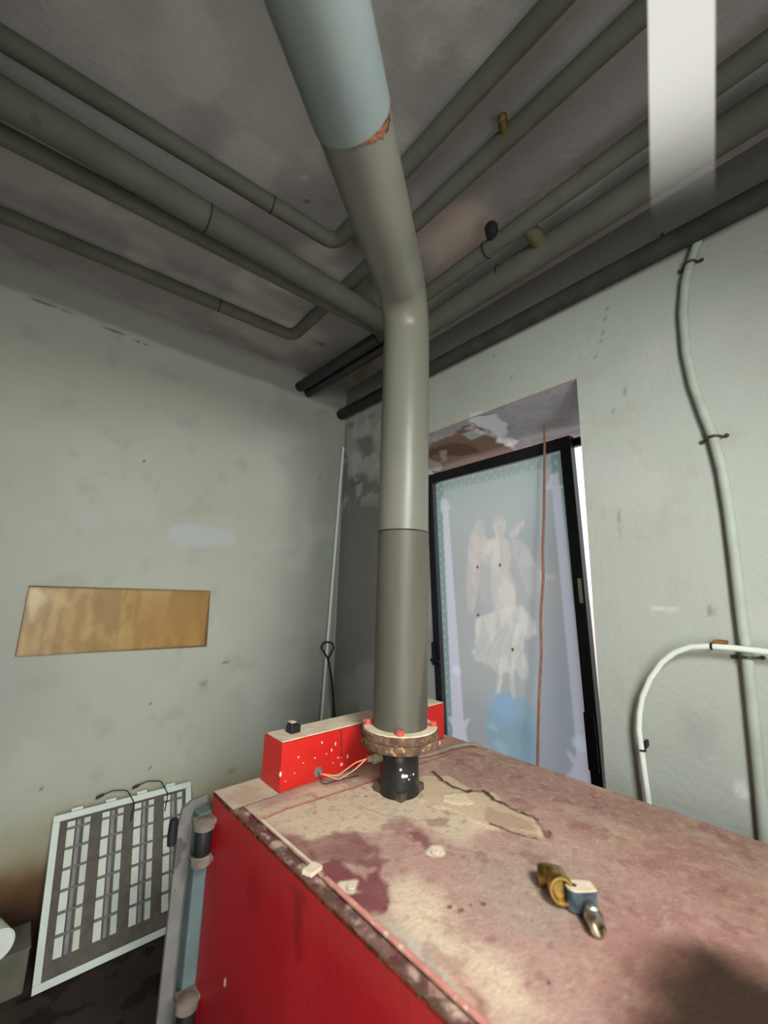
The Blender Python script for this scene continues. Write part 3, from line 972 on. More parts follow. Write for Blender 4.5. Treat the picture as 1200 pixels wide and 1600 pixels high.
# main lid: raised dusty sheet
LX0 = FLW
c = Canvas(bl(LX0, -BL + 0.004, ZT + 0.0), ex, ey, BW - LX0, BL - 0.004 + SEAM, 0.0042, PNK)
c.hgt -= 0.0
c.cloud(3, (158, 132, 116), 0.35, 0.65, 0.8)
c.cloud(8, (182, 150, 136), 0.5, 0.75, 0.6, seed=14)
c.poly([(690, 1140), (830, 1185), (1220, 1315), (1220, 1480), (1060, 1380), (900, 1300), (850, 1260), (790, 1240), (735, 1225), (690, 1190)], (150, 118, 104), 0.75, 0.05, 0.05, 6)
c.poly([(930, 1280), (1080, 1330), (1220, 1400), (1220, 1470), (1060, 1390), (960, 1340)], (164, 116, 104), 0.5, 0.06, 0.08, 6)
c.poly([(720, 1340), (850, 1330), (960, 1400), (900, 1480), (800, 1450), (740, 1400)], (160, 146, 128), 0.7, 0.05, 0.05, 7)
c.poly([(940, 1400), (1060, 1400), (1200, 1470), (1200, 1600), (960, 1600), (900, 1500)], (158, 112, 102), 0.6, 0.06, 0.07, 7)
# cream dust round the flue and down the near left side
c.poly([(380, 1270), (600, 1200), (680, 1215), (745, 1245), (840, 1300), (720, 1310), (640, 1290), (560, 1300), (480, 1330), (440, 1310)], CRM, 0.9, 0.03, 0.05, 10)
c.poly([(600, 1400), (660, 1370), (700, 1400), (690, 1430), (720, 1460), (780, 1500), (820, 1560), (860, 1600), (700, 1600), (640, 1510), (610, 1450)], (214, 194, 166), 0.85, 0.04, 0.07, 9)
c.poly([(690, 1500), (740, 1520), (800, 1600), (740, 1600)], (184, 120, 112), 0.6, 0.03, 0.04, 12)
c.cloud(13, (206, 184, 158), 0.52, 0.8, 0.32, (1, 0.6), 44)
c.cloud(60, (196, 172, 150), 0.5, 0.75, 0.3)
c.cloud(70, (128, 96, 86), 0.55, 0.75, 0.3)
c.poly([(596, 1432), (620, 1440), (690, 1520), (730, 1570), (716, 1575), (650, 1505)], (184, 178, 164), 0.7, 0.008, 0.015, 20)
# bare purple-red paint patches
for pts, al in (([(500, 1355), (530, 1340), (550, 1360), (575, 1375), (585, 1350), (600, 1378), (610, 1385), (605, 1410), (590, 1435), (560, 1420), (530, 1400), (505, 1380)], 0.9),
                ([(470, 1320), (520, 1300), (560, 1305), (590, 1330), (560, 1350), (530, 1345), (490, 1345)], 0.6),
                ([(560, 1345), (590, 1330), (600, 1345), (570, 1356)], 0.7),
                ([(640, 1302), (662, 1305), (680, 1322), (668, 1328), (650, 1312)], 0.7),
                ([(430, 1300), (470, 1310), (500, 1350), (470, 1345)], 0.5),
                ([(660, 1278), (700, 1280), (705, 1292), (672, 1294)], 0.5),
                ([(620, 1470), (660, 1500), (690, 1540), (640, 1510)], 0.35),
                ([(720, 1530), (760, 1560), (770, 1600), (740, 1580)], 0.5)):
    c.poly(pts, PUR, al, 0.008, 0.02, 25)
c.cloud(22, (122, 64, 66), 0.63, 0.72, 0.35, (1, 1), 61)
# caked plaster: raised flakes with dark broken edges beyond the flue
fl = c.poly([(655, 1215), (700, 1214), (745, 1240), (770, 1238), (795, 1262), (835, 1280), (858, 1306), (800, 1300), (760, 1292), (720, 1272), (680, 1262), (655, 1250)], (200, 176, 146), 0.8, 0.006, 0.015, 22, lift=0.004)
c.poly([(690, 1244), (725, 1243), (740, 1258), (715, 1262), (692, 1256)], (216, 198, 166), 0.9, 0.004, 0.008, 25, lift=0.003)
c.poly([(760, 1262), (830, 1288), (842, 1310), (790, 1302), (755, 1285)], (170, 138, 118), 0.7, 0.008, 0.01, 25)
c.line([(676, 1207), (690, 1222), (704, 1232), (730, 1240), (752, 1236), (770, 1252), (792, 1262), (822, 1276), (836, 1282)], 0.013, (70, 44, 36), 0.95, 0.003, 0.010, 40, 0.28, lift=0.003)
c.line([(836, 1282), (846, 1296), (858, 1308), (860, 1300)], 0.014, (90, 60, 50), 0.8, 0.004, 0.01, 40, 0.35)
c.line([(765, 1291), (800, 1301), (838, 1312)], 0.007, (80, 52, 42), 0.9, 0.002, 0.006, 40, 0.3)
c.line([(560, 1258), (600, 1274), (650, 1282), (700, 1290)], 0.006, (168, 146, 122), 0.7, 0.003, 0.01, 20, 0.3)
c.line([(538, 1243), (566, 1268), (600, 1285)], 0.005, (176, 152, 128), 0.6, 0.002, 0.01, 20, 0.2)
# dark spots, washers
for x, y, r in ((702, 1418, .008), (720, 1423, .009), (736, 1415, .004), (755, 1412, .008), (682, 1440, .004), (572, 1245, .006), (580, 1256, .004), (618, 1265, .003), (833, 1234, .004), (860, 1538, .004), (604, 1420, .005)):
    c.blob((x, y), r, r * 0.7, (96, 62, 56), 0.9, 0.5, 0.004)
for x, y in ((548, 1386), (679, 1331)):
    c.blob((x, y), 0.026, 0.02, (224, 212, 188), 0.9, 0.3, 0.02)
# cast shadow at the near right, painted into the lid colours
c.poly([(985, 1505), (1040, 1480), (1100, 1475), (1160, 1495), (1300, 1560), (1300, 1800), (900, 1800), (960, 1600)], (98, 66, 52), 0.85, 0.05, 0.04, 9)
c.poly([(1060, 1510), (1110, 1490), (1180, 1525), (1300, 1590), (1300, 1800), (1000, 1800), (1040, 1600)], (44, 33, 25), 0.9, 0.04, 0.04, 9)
c.hgt += 0.0015 * fbm(c.S * 30, c.T * 30, 77)
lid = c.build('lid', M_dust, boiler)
lid['label'] = 'dusty lid with caked plaster, bare red patches and a painted dark shadow'
# turned-up lid edge (pink) in two lengths and the bent tab between them
e1a, e1b = px_z(408, 1283, ZT), px_z(486, 1352, ZT)
MB().tube([e1a + [0, 0, .004], e1b + [0, 0, .004]], 0.0035, 8).build('lid_edge', M_dusttop, boiler, True)
e2a, e2b = px_z(508, 1376, ZT), px_z(768, 1616, ZT)
MB().box((e2a + e2b) / 2 + np.array([0, 0, .005]), (0.009, np.linalg.norm(e2b - e2a), 0.007), (np.cross((e2b - e2a), (0, 0, 1)), e2b - e2a, (0, 0, 1)), 0.002).build('lid_edge', mat('pink_worn_edge', (206, 146, 130), (190, 124, 110), 40, rough=0.7, c3=(214, 186, 162), s3=50, t3=0.6), boiler)
t0 = px_z(487, 1362, ZT)
MB().prism([t0 + ex * -.02 + ey * .006, t0 + ex * .014 + ey * .014, t0 + ex * .02 + ey * -.01, t0 + ex * -.012 + ey * -.016], (0, 0, 0.009)).build('bent_tab', M_dusttop, boiler)
for x, y in ((548, 1386), (679, 1331)):
    p = px_z(x, y, ZT + 0.004)
    MB().lathe(p, (0, 0, 1), [(0.009, 0), (0.008, 0.0012), (0.0035, 0.0016), (0.003, 0.0004), (0.0001, 0.0004)], 12).build('screw_cap', M_dusttop, boiler, True)
# rear door plate, casting and hinges at the far left end
MB().box(bl(-0.006, 0.03, 0.475), (0.056, 0.05, 0.86), BAX, 0.006).build('rear_casting', M_teal, boiler)
q = [px_y(283, 1270, 1.48), px_y(301, 1258, 1.48), px_y(300, 1278, 1.48), px_y(278, 1560, 1.48), px_y(276, 1600, 1.48)]
zt = q[0][2]
dp = MB().box(bl(-0.042, 0.085, 0.46), (0.044, 0.016, 0.80), BAX, 0.003)
dp.prism([bl(-0.064, 0.08, 0.85), bl(-0.02, 0.08, 0.85), bl(0.02, 0.08, 0.895), bl(0.012, 0.08, 0.92), bl(-0.03, 0.08, 0.915), bl(-0.056, 0.08, 0.90)], ey * 0.012)
dp.build('door_plate', M_greyplate, boiler)
for hz in (0.85, 0.43):
    h = MB().lathe(bl(-0.030, -0.028, hz - 0.055), (0, 0, 1), [(0.001, 0), (0.026, 0), (0.028, 0.004), (0.028, 0.018), (0.022, 0.022), (0.022, 0.088), (0.029, 0.09), (0.029, 0.104), (0.022, 0.11), (0.001, 0.111)], 18)
    h.box(bl(-0.022, -0.012, hz + 0.045), (0.06, 0.05, 0.014), BAX, 0.003).box(bl(-0.022, -0.012, hz - 0.05), (0.06, 0.05, 0.014), BAX, 0.003)
    ho = h.build('hinge', M_hinge, boiler, True)
    MB().lathe(bl(-0.030, -0.028, hz - 0.03), (0, 0, 1), [(0.0225, 0), (0.0228, 0.001), (0.0228, 0.06), (0.0225, 0.061)], 18).build('hinge_barrel', M_blackpl, ho, True)
MB().lathe(bl(-0.078, 0.08, 0.81), (0, 0, 1), [(0.001, 0), (0.012, 0.004), (0.014, 0.03), (0.012, 0.07), (0.001, 0.075)], 12).build('door_knob', M_blackpl, boiler, True)

# black neck under the flue
FC = np.array([0.954, 1.014])
FC3 = np.array([FC[0], FC[1], 0])
nk = MB().lathe(FC3 + [0, 0, ZT], (0, 0, 1), [(0.062, 0), (0.061, 0.03), (0.059, 0.05), (0.059, 0.145)], 28)
nk.build('flue_neck', M_black, boiler, True)
bp = MB()
for hs, z0_, z1_ in ((0.058, 0.0, 0.024),):
    q_ = [FC3 + np.array([math.cos(t) * hs * 1.32, math.sin(t) * hs * 1.32, ZT + z0_]) for t in (math.radians(a) for a in (-38, 52, 142, 232))]
    bp.prism(q_, (0, 0, z1_))
bp.build('neck_base', mat('dusty_black', (40, 38, 38), (90, 78, 68), 22, rough=0.8), boiler)
lp = MB()
for (px, py, s) in ((626, 1203, .004), (630, 1213, .006), (635, 1213, .005), (639, 1218, .003), (639, 1179, .004), (646, 1210, .003)):
    dd = ray(px, py); k = 0
    A = EYE[:2] - FC; Bv = dd[:2]
    aa, bb, cc = Bv @ Bv, 2 * A @ Bv, A @ A - 0.0595 ** 2
    disc = bb * bb - 4 * aa * cc
    if disc < 0:
        continue
    t = (-bb - math.sqrt(disc)) / (2 * aa)
    P = EYE + dd * t
    nn = np.array([P[0] - FC[0], P[1] - FC[1], 0]); nn /= np.linalg.norm(nn)
    lp.lathe(P, nn, [(s, 0), (s * 0.7, 0.0012), (0.0001, 0.0014)], 7)
lp.build('plaster_splash', mat('white_plaster_splash', (214, 214, 208), None), boiler)['kind'] = 'stuff'
low = MB().lathe(FC3 + [0, 0, 1.098], (0, 0, 1), [(0.056, 0), (0.120, 0.0), (0.121, 0.003), (0.121, 0.021), (0.118, 0.023), (0.056, 0.023)], 40)
lf = low.build('neck_flange', M_flange, boiler, True)
# sensor fitting on the neck
sdir = np.array([-0.74, 0.30, 0]); sdir /= np.linalg.norm(sdir)
sb = FC3 + [0, 0, 1.06] + sdir * 0.054
MB().lathe(sb, sdir, [(0.012, 0), (0.012, 0.02), (0.016, 0.02), (0.016, 0.034), (0.010, 0.034), (0.010, 0.05), (0.001, 0.051)], 6).build('sensor_fitting', mat('dull_brass', (120, 108, 84), (150, 136, 108), 40, rough=0.6, metal=0.4), boiler)

# ------------------------------------------------------------------ flue
flue = thing('flue_pipe', (FC[0], FC[1], 1.122), 'thick grey steel flue rising from the boiler and bending overhead', 'pipe')
up = MB().lathe(FC3 + [0, 0, 1.1225], (0, 0, 1), [(0.08, 0), (0.118, 0.0), (0.120, 0.003), (0.120, 0.02), (0.117, 0.022), (0.08, 0.022)], 40)
uf = up.build('flange_ring', M_flange, flue, True)
MB().lathe(FC3 + [0, 0, 1.1446], (0, 0, 1), [(0.08, 0), (0.115, 0.0), (0.113, 0.0025), (0.08, 0.0035)], 40).build('flange_dust', M_dusttop, uf, True)
for k in range(4):
    a = 2 * math.pi * k / 4 + math.radians(226.7)
    p = FC3 + np.array([math.cos(a) * 0.102, math.sin(a) * 0.102, 1.146])
    MB().lathe(p, (0, 0, 1), [(0.0001, 0), (0.0125, 0), (0.0125, 0.012), (0.0105, 0.0145), (0.0001, 0.015)], 6).build('flange_bolt', M_redbolt, flue)
    MB().lathe(p + [0, 0, -0.066], (0, 0, 1), [(0.0001, 0), (0.011, 0), (0.011, 0.017)], 6).build('bolt_nut', M_flange, flue)
fh_ = np.array([math.cos(-2.513), math.sin(-2.513), 0.0])
SAG = -0.08
fd = fh_ * math.cos(SAG) + np.array([0, 0, math.sin(SAG)])
FR, FZ, RB = 0.086, 2.627, 0.144
s1 = FC3 + [0, 0, FZ - RB]
arc = [FC3 + fh_ * RB * (1 - math.cos(t)) + np.array([0, 0, FZ - RB + RB * math.sin(t)]) for t in np.linspace(0, math.pi / 2 - SAG, 18)]
MB().tube([FC3 + [0, 0, 1.14], FC3 + [0, 0, 1.755]], FR, 40).build('lower_section', M_fluelow, flue, True)
MB().lathe(FC3 + [0, 0, 1.75], (0, 0, 1), [(FR - 0.003, 0), (FR + 0.0005, 0.002), (FR + 0.0005, 0.006), (FR - 0.003, 0.008)], 40).build('joint_ring', M_joint, flue, True)
jp = arc[-1] + fd * 0.545
MB().tube([FC3 + [0, 0, 1.757]] + arc + [jp + fd * 0.03], FR - 0.0004, 40).build('elbow_section', M_flue, flue, True)
far = arc[-1] + fd * ((arc[-1][0] - NX) / -fd[0] - 0.066)
us = MB().tube([jp, far], FR + 0.0025, 40).build('upper_section', M_flueup, flue, True)
us['label'] = 'blue grey section of the flue overhead'
# rust weeping from the joint, on one side of the pipe
sd = np.cross(fd, (0, 0, 1))
rs = MB()
N_, V_, F_ = 26, [], []
for i in range(N_):
    a = math.radians(-98 - 84 * i / (N_ - 1))
    w = 0.004 + 0.024 * max(0.0, math.sin(math.pi * (i / (N_ - 1)) ** 1.2)) * (0.7 + 0.5 * rng.random())
    rad = sd * math.cos(a) + np.array([0, 0, 1.0]) * math.sin(a)
    for k, (rr, off) in enumerate(((FR - 0.002, 0.002), (FR + 0.0022, 0.001), (FR + 0.0016, -w), (FR - 0.002, -w - 0.001))):
        V_.append(jp + rad * rr + fd * off)
for i in range(N_ - 1):
    for k in range(3):
        F_.append((i * 4 + k, i * 4 + k + 1, (i + 1) * 4 + k + 1, (i + 1) * 4 + k))
rs.add(V_, F_).build('rust_band', M_rust, flue, True)

# ------------------------------------------------------------------ red control box on the rear edge of the boiler
BXL = 0.765
bx0, by0 = 0.140, -0.137      # boiler-local near left corner
box = thing('control_box', bl(bx0 + BXL / 2, by0 + 0.06, ZT), 'long bright red control box with paint flecks on the far end of the boiler top', 'control box', rz=BR)
bm_ = MB()
lo_, hi_, dep = 0.0, 0.136, 0.115
prof = [(0.0, 0.002), (0.0, hi_), (dep * 0.9, hi_ + 0.004), (dep, hi_ - 0.004), (dep, 0.002)]
bm_.prism([bl(bx0, by0 + a, ZT + b) for a, b in prof], ex * BXL)
cb_ = bm_.build('casing', M_red, box)
MB().box(bl(bx0 + BXL / 2, by0 + dep * 0.47, ZT + hi_ + 0.0035), (BXL - 0.004, dep * 0.9, 0.003), BAX).build('dusty_top', M_dusttop, box)
kq = px_z(458, 1144, ZT + hi_ + 0.005)
sw = MB().box(kq + np.array([0, 0, 0.012]), (0.036, 0.034, 0.024), BAX, 0.003).box(kq + np.array([-0.006, 0, 0.026]), (0.02, 0.026, 0.012), BAX, 0.003)
swo = sw.build('rocker_switch', M_blackpl, box)
MB().box(kq + np.array([-0.006, 0, 0.0325]), (0.018, 0.024, 0.002), BAX).build('switch_dust', M_dusttop, swo)
def front(px, py, off=0.0):
    p = on_plane((px, py), bl(bx0, by0, 0), ey)
    return p - ey * off
hp = front(497, 1206, 0.0)
MB().lathe(hp, -ey, [(0.0001, 0.0008), (0.012, 0.001), (0.013, 0.003), (0.015, 0.003), (0.0155, 0)], 16).build('cable_hole', M_steel, box, True)
MB().lathe(front(533, 1194), -ey, [(0.006, 0), (0.005, 0.003), (0.0001, 0.0035)], 10).build('screw', M_redbolt, box, True)
MB().lathe(front(533, 1184), -ey, [(0.004, 0), (0.003, 0.002), (0.0001, 0.0025)], 10).build('screw', M_redbolt, box, True)
MB().tube([front(533, 1142, .001), front(533, 1182, .001)], 0.0016, 6).build('panel_slot', M_joint, box)
# white paint drips on the front
dr = MB()
for x, y, w, h in ((438, 1210, .007, .012), (503, 1160, .005, .007), (524, 1162, .004, .010), (518, 1172, .004, .009), (543, 1182, .004, .010), (528, 1184, .007, .003), (510, 1178, .004, .003), (492, 1184, .004, .004), (474, 1192, .003, .003), (545, 1200, .004, .004), (520, 1192, .003, .003), (466, 1183, .004, .004), (460, 1208, .003, .003)):
    p = front(x, y)
    dr.prism([p + ex * (w * cx) + np.array([0, 0, h * cz]) for cx, cz in ((-.5, -.2), (-.2, -.6), (.3, -.5), (.5, .1), (.2, .6), (-.35, .5))], -ey * 0.0012)
dr.build('paint_flecks', M_white, box)['kind'] = 'stuff'
# thin wires from the hole to the sensor
s_end = sb + sdir * 0.052
for k, dz in enumerate((0.012, -0.006)):
    m1 = hp * 0.66 + s_end * 0.34 + np.array([0, -0.02 - 0.01 * k, -0.022 + dz * 0.4])
    m2 = hp * 0.3 + s_end * 0.7 + np.array([0, -0.02, -0.006 + dz])
    MB().tube([hp, hp - ey * 0.02, m1, m2, s_end], 0.0017, 6, 0.03).build('sensor_wire', M_wire, box, True)
q1, q2, q3, q4 = front(497, 1214, .01), px_z(505, 1226, ZT + .006), px_z(530, 1218, ZT + .006), px_z(560, 1212, ZT + .005)
MB().tube([hp, q1, q2, q3, q4], 0.0018, 6, 0.02).build('loose_wire', mat('dark_wire', (70, 60, 50), None), box, True)

# red wire lying along the lid seam, passing behind the neck
w_ = [px_z(x, y, ZT + 0.008) for x, y in ((404, 1281), (450, 1262), (520, 1240), (585, 1219), (640, 1197), (690, 1182), (708, 1174))]
o = MB().tube(w_, 0.0017, 6, 0.03).build('red_wire', M_redwire, smooth=True)
tag(o, 'thin red wire lying along the seam of the boiler top', 'wire')
# grey cable from behind the neck to the far right corner of the boiler
w_ = [px_z(x, y, ZT + 0.011) for x, y in ((645, 1184), (675, 1178), (705, 1168), (730, 1163), (745, 1163))]
w_.append(px_z(756, 1168, ZT + 0.002) + ex * 0.04 + np.array([0, 0, -0.05]))
w_.insert(0, px_z(620, 1176, ZT + 0.011))
o = MB().tube(w_, 0.0075, 10, 0.03).build('grey_cable', M_greycable, smooth=True)
tag(o, 'dusty grey cable crossing the far right corner of the boiler top', 'cable')
# crumbs of plaster beside the cable
pc = px_z(683, 1165, ZT + 0.004)
MB().box(pc + np.array([0, 0, 0.008]), (0.035, 0.022, 0.016), (ex + 0.3 * ey, ey - 0.3 * ex, ez3), 0.005).build('plaster_lump', M_dusttop)
tag(bpy.data.objects['plaster_lump'], 'small cream lump of plaster beside the red box and the grey cable', 'rubble')

# ------------------------------------------------------------------ fittings lying on the boiler lid
ZL = ZT + 0.006
def lidp(x, y, h=0.0):
    return px_z(x, y, ZL + h)
# brass elbow: open mouth towards the viewer
p0 = lidp(876, 1407, 0.0) + np.array([0, 0, 0.019])
mouth = lidp(880, 1406) - lidp(868, 1374); mouth = mouth / np.linalg.norm(mouth) + np.array([0, 0, 0.12]); mouth /= np.linalg.norm(mouth)
back = -mouth
el = thing('brass_elbow', p0 - [0, 0, 0.019], 'brass elbow fitting with an open mouth lying on the boiler lid', 'pipe fitting')
m_ = MB()
m_.lathe(p0 + mouth * 0.016, back, [(0.0135, 0.03), (0.0135, 0.001), (0.0145, 0), (0.0175, 0.0), (0.0185, 0.002), (0.0185, 0.012), (0.0165, 0.014), (0.0165, 0.032), (0.001, 0.036)], 22)
m_.build('socket', M_brass, el, True)
bend = p0 - mouth * 0.016
MB().tube([bend + mouth * 0.012, bend - mouth * 0.006, bend - mouth * 0.018 + np.array([-0.006, 0.006, -0.002]), bend - mouth * 0.026 + np.array([-0.018, 0.014, -0.004])], [0.0165, 0.0170, 0.0165, 0.0155], 18).build('bend', M_brass, el, True)
MB().lathe(p0 + mouth * 0.004, mouth, [(0.0001, 0), (0.0132, 0.0005)], 18).build('bore', mat('brass_bore', (120, 96, 50), (170, 140, 74), 90, rough=0.5, metal=0.8), el, True)
el.scale = (1.3, 1.3, 1.3)
# valve block
pb_ = lidp(908, 1420)
vb = thing('valve_block', pb_, 'dusty blue grey plastic block with a beige top and a hole, between the two fittings', 'pipe fitting')
ux = np.array([0.80, -0.60, 0]); uy = np.array([0.60, 0.80, 0])
def vbp(a, b, z):
    return pb_ + ux * a + uy * b + np.array([0, 0, z])
out = []
for k in range(9):
    t = math.radians(90 + 180 * k / 8)
    out.append((-0.010 + 0.016 * math.cos(t), 0.004 + 0.016 * math.sin(t)))
out += [(0.012, -0.012), (0.028, -0.010), (0.028, 0.014), (0.010, 0.018)]
MB().prism([vbp(a, b, 0.0) for a, b in out], (0, 0, 0.034)).build('block_body', mat('slate_blue_plastic', (52, 62, 70), (92, 104, 110), 40, rough=0.7), vb)
MB().prism([vbp(a, b, 0.034) for a, b in out], (0, 0, 0.003)).build('dusty_cap', M_dusttop, vb)
MB().lathe(vbp(-0.010, 0.004, 0.0372), (0, 0, 1), [(0.0055, 0.0002), (0.0001, 0.0004)], 12).build('screw_hole', mat('dark_hole', (70, 58, 44), None), vb)
# nickel nipple
pn = lidp(931, 1452) + np.array([0, 0, 0.012])
nd = lidp(940, 1464) - lidp(925, 1428); nd /= np.linalg.norm(nd)
nf_ = thing('nickel_nipple', pn - [0, 0, 0.012], 'dull silver threaded nipple lying nearest the camera on the boiler lid', 'pipe fitting')
MB().lathe(pn - nd * 0.042, nd, [(0.0001, 0), (0.010, 0.001), (0.012, 0.006), (0.011, 0.018), (0.013, 0.024), (0.0165, 0.026), (0.0165, 0.034), (0.0135, 0.036), (0.0148, 0.04), (0.0135, 0.044), (0.0148, 0.048), (0.0135, 0.052), (0.0142, 0.060), (0.0112, 0.060), (0.0112, 0.046), (0.0001, 0.046)], 20).build('threaded_body', M_nickel, nf_, True)

# ------------------------------------------------------------------ right wall: grey conduit, white conduit
cx_ = 1.722
cp = [px_x(x, y, cx_) for x, y in ((1100, 345), (1088, 385), (1078, 412), (1071, 440), (1067, 490), (1072, 550), (1083, 600), (1099, 645), (1115, 685), (1128, 735), (1139, 800), (1148, 870), (1157, 950), (1167, 1026), (1176, 1110), (1186, 1210), (1196, 1320), (1206, 1420), (1214, 1500))]
cp[0] = cp[0] + np.array([-0.01, 0, 0])
base = cp[-1].copy(); base[2] = 0.0
cp.append(base)
cd = thing('grey_conduit', base, 'thick pale grey conduit snaking down the right wall from the ceiling pipe', 'conduit')
MB().tube(cp, 0.0155, 16).build('conduit_run', M_conduit, cd, True)
for x, y in ((1078, 413), (1115, 684), (1168, 1027)):
    p = px_x(x, y, cx_)
    k = MB()
    N_, V_, F_ = 14, [], []
    k.tube([p + np.array([0.012, 0.036, -0.004]), p + np.array([0.010, 0.022, -0.002]), p + np.array([-0.008, 0.0185, 0.0]), p + np.array([-0.0185, 0.008, 0.001]), p + np.array([-0.0185, -0.008, 0.001]), p + np.array([-0.008, -0.0185, 0.0]), p + np.array([0.010, -0.022, 0.0]), p + np.array([0.012, -0.036, 0.002])], 0.0042, 8, 0.01)
    k.lathe(p + np.array([0.012, 0.034, -0.004]), (-1, 0, 0), [(0.007, 0), (0.006, 0.006), (0.0001, 0.007)], 8)
    k.lathe(p + np.array([0.012, -0.034, 0.002]), (-1, 0, 0), [(0.007, 0), (0.006, 0.006), (0.0001, 0.007)], 8)
    k.build('pipe_clamp', mat('dark_clamp', (60, 56, 48), (104, 96, 80), 60, rough=0.5, metal=0.6) if 'dark_clamp' not in bpy.data.materials else bpy.data.materials['dark_clamp'], cd, True)
wx = 1.694
wp = [px_x(x, y, wx) for x, y in ((1320, 1034), (1200, 1019), (1150, 1013), (1110, 1010), (1080, 1011), (1055, 1019), (1035, 1034), (1016, 1060), (1004, 1088), (999, 1115), (998, 1140), (1002, 1170), (1006, 1200), (1013, 1250), (1018, 1290))]
wp[0] = np.array([wx, NY + 0.01, wp[1][2] - 0.02])
b2 = wp[-1].copy(); b2[2] = 0.0
wp.append(b2)
wc = thing('white_conduit', b2, 'thin white conduit curving along and down the right wall beside the door', 'conduit')
MB().tube(wp, 0.0095, 14).build('conduit_run', M_pvc, wc, True)
for x, y, ax in ((1112, 1010, (0, 1, 0)), (1004, 1172, (0, 0.1, 1))):
    p = px_x(x, y, wx)
    MB().lathe(p - np.asarray(ax, float) * 0.003, ax, [(0.0098, 0), (0.0112, 0.0), (0.0112, 0.006), (0.0098, 0.006)], 14).tube([p + np.array([0.008, 0, 0]), p + np.array([0.043, 0, 0.002])], 0.004, 8).build('cable_tie', M_blackpl, wc)
p = px_x(1126, 1003, 1.72)
MB().box(p, (0.03, 0.035, 0.012), None, 0.003).build('wall_plug', mat('rusty_plug', (150, 112, 60), (120, 86, 50), 40, rough=0.8), wc)
p = px_x(1010, 1162, 1.715)
MB().box(p, (0.03, 0.008, 0.022), None, 0.002).build('wall_plug', M_blackpl, wc)

# ------------------------------------------------------------------ left wall: hardboard sheet
q = [px_y(*p, LY) for p in ((45, 915), (328, 923), (322, 1010), (23, 1025))]
x0, x1 = q[3][0] - 0.0, q[1][0] - 0.004
z0, z1 = (q[2][2] + q[3][2]) / 2, (q[0][2] + q[1][2]) / 2
hb = thing('hardboard_sheet', ((x0 + x1) / 2, LY, z0), 'varnished brown hardboard sheet fixed flat on the left wall', 'board')
P_ = [np.array([a[0], LY - 0.002, a[2]]) for a in q]
MB().prism([P_[3], P_[2], P_[1], P_[0]], (0, -0.009, 0)).build('sheet', mat('hardboard_edge', (120, 96, 60), (104, 82, 50), 20, rough=0.8), hb)
w_, h_ = q[1][0] - q[0][0] + 0.012, z1 - z0
c = Canvas((x0 + 0.004, LY - 0.0122, z0 + 0.002), (1, 0, 0), (0, 0, 1), x1 - x0 - 0.004, h_ - 0.006, 0.006, (170, 136, 76))
c.cloud(7, (142, 112, 62), 0.46, 0.58, 0.7, (1.4, 0.45))
c.cloud(8, (182, 152, 92), 0.52, 0.64, 0.65, (1.5, 0.4), 23)
c.cloud(11, (136, 104, 56), 0.55, 0.65, 0.5, (1.3, 0.5), 41)
c.poly([(220, 940), (328, 935), (322, 1006), (205, 1008)], (166, 124, 68), 0.6, 0.05, 0.05, 8)
c.poly([(44, 925), (60, 920), (75, 930), (60, 950), (46, 970)], (206, 186, 140), 0.8, 0.02, 0.03, 14)
c.poly([(70, 925), (100, 925), (110, 945), (85, 950)], (196, 170, 110), 0.5, 0.02, 0.03, 14)
c.mix(1 - sstep(0.0, 0.012, np.minimum(np.minimum(c.S, x1 - x0 - 0.004 - c.S), np.minimum(c.T, h_ - 0.006 - c.T))), (110, 86, 50), 0.6)
c.build('varnished_face', M_board, hb)

# white strip and black poker leaning in the far corner
o = MB()
ra, rb = np.array([1.72, 2.525, 2.66]), np.array([1.575, 2.46, 0.0])
m_ = (ra + rb) / 2
o.box(m_, (0.016, 0.010, np.linalg.norm(ra - rb)), (np.cross((0, 1, 0.02), ra - rb), np.cross(ra - rb, np.cross((0, 1, 0.02), ra - rb)), ra - rb), 0.002)
o = o.build('white_strip', mat('bright_white_plastic', (244, 250, 250), None, rough=0.3))
tag(o, 'long thin white strip leaning in the far corner behind the red box', 'strip')
kp = [px_y(x, y, 2.47) for x, y in ((523, 1122), (518, 1060), (513, 1030))]
botk = kp[0] + (kp[0] - kp[2]) * 4.6
botk[2] = 0.0
pk = thing('black_poker', botk, 'black iron poker with a loop handle leaning in the corner beside the white strip', 'poker')
MB().tube([botk, kp[0], kp[1], kp[2]], 0.0075, 8).build('rod', M_blackpl, pk, True)
lc = [px_y(x, y, 2.47) for x, y in ((513, 1030), (507, 1020), (502, 1012), (505, 1005), (512, 1003), (519, 1005), (522, 1012), (517, 1022), (513, 1030))]
MB().tube(lc, 0.006, 8).build('loop_handle', M_blackpl, pk, True)

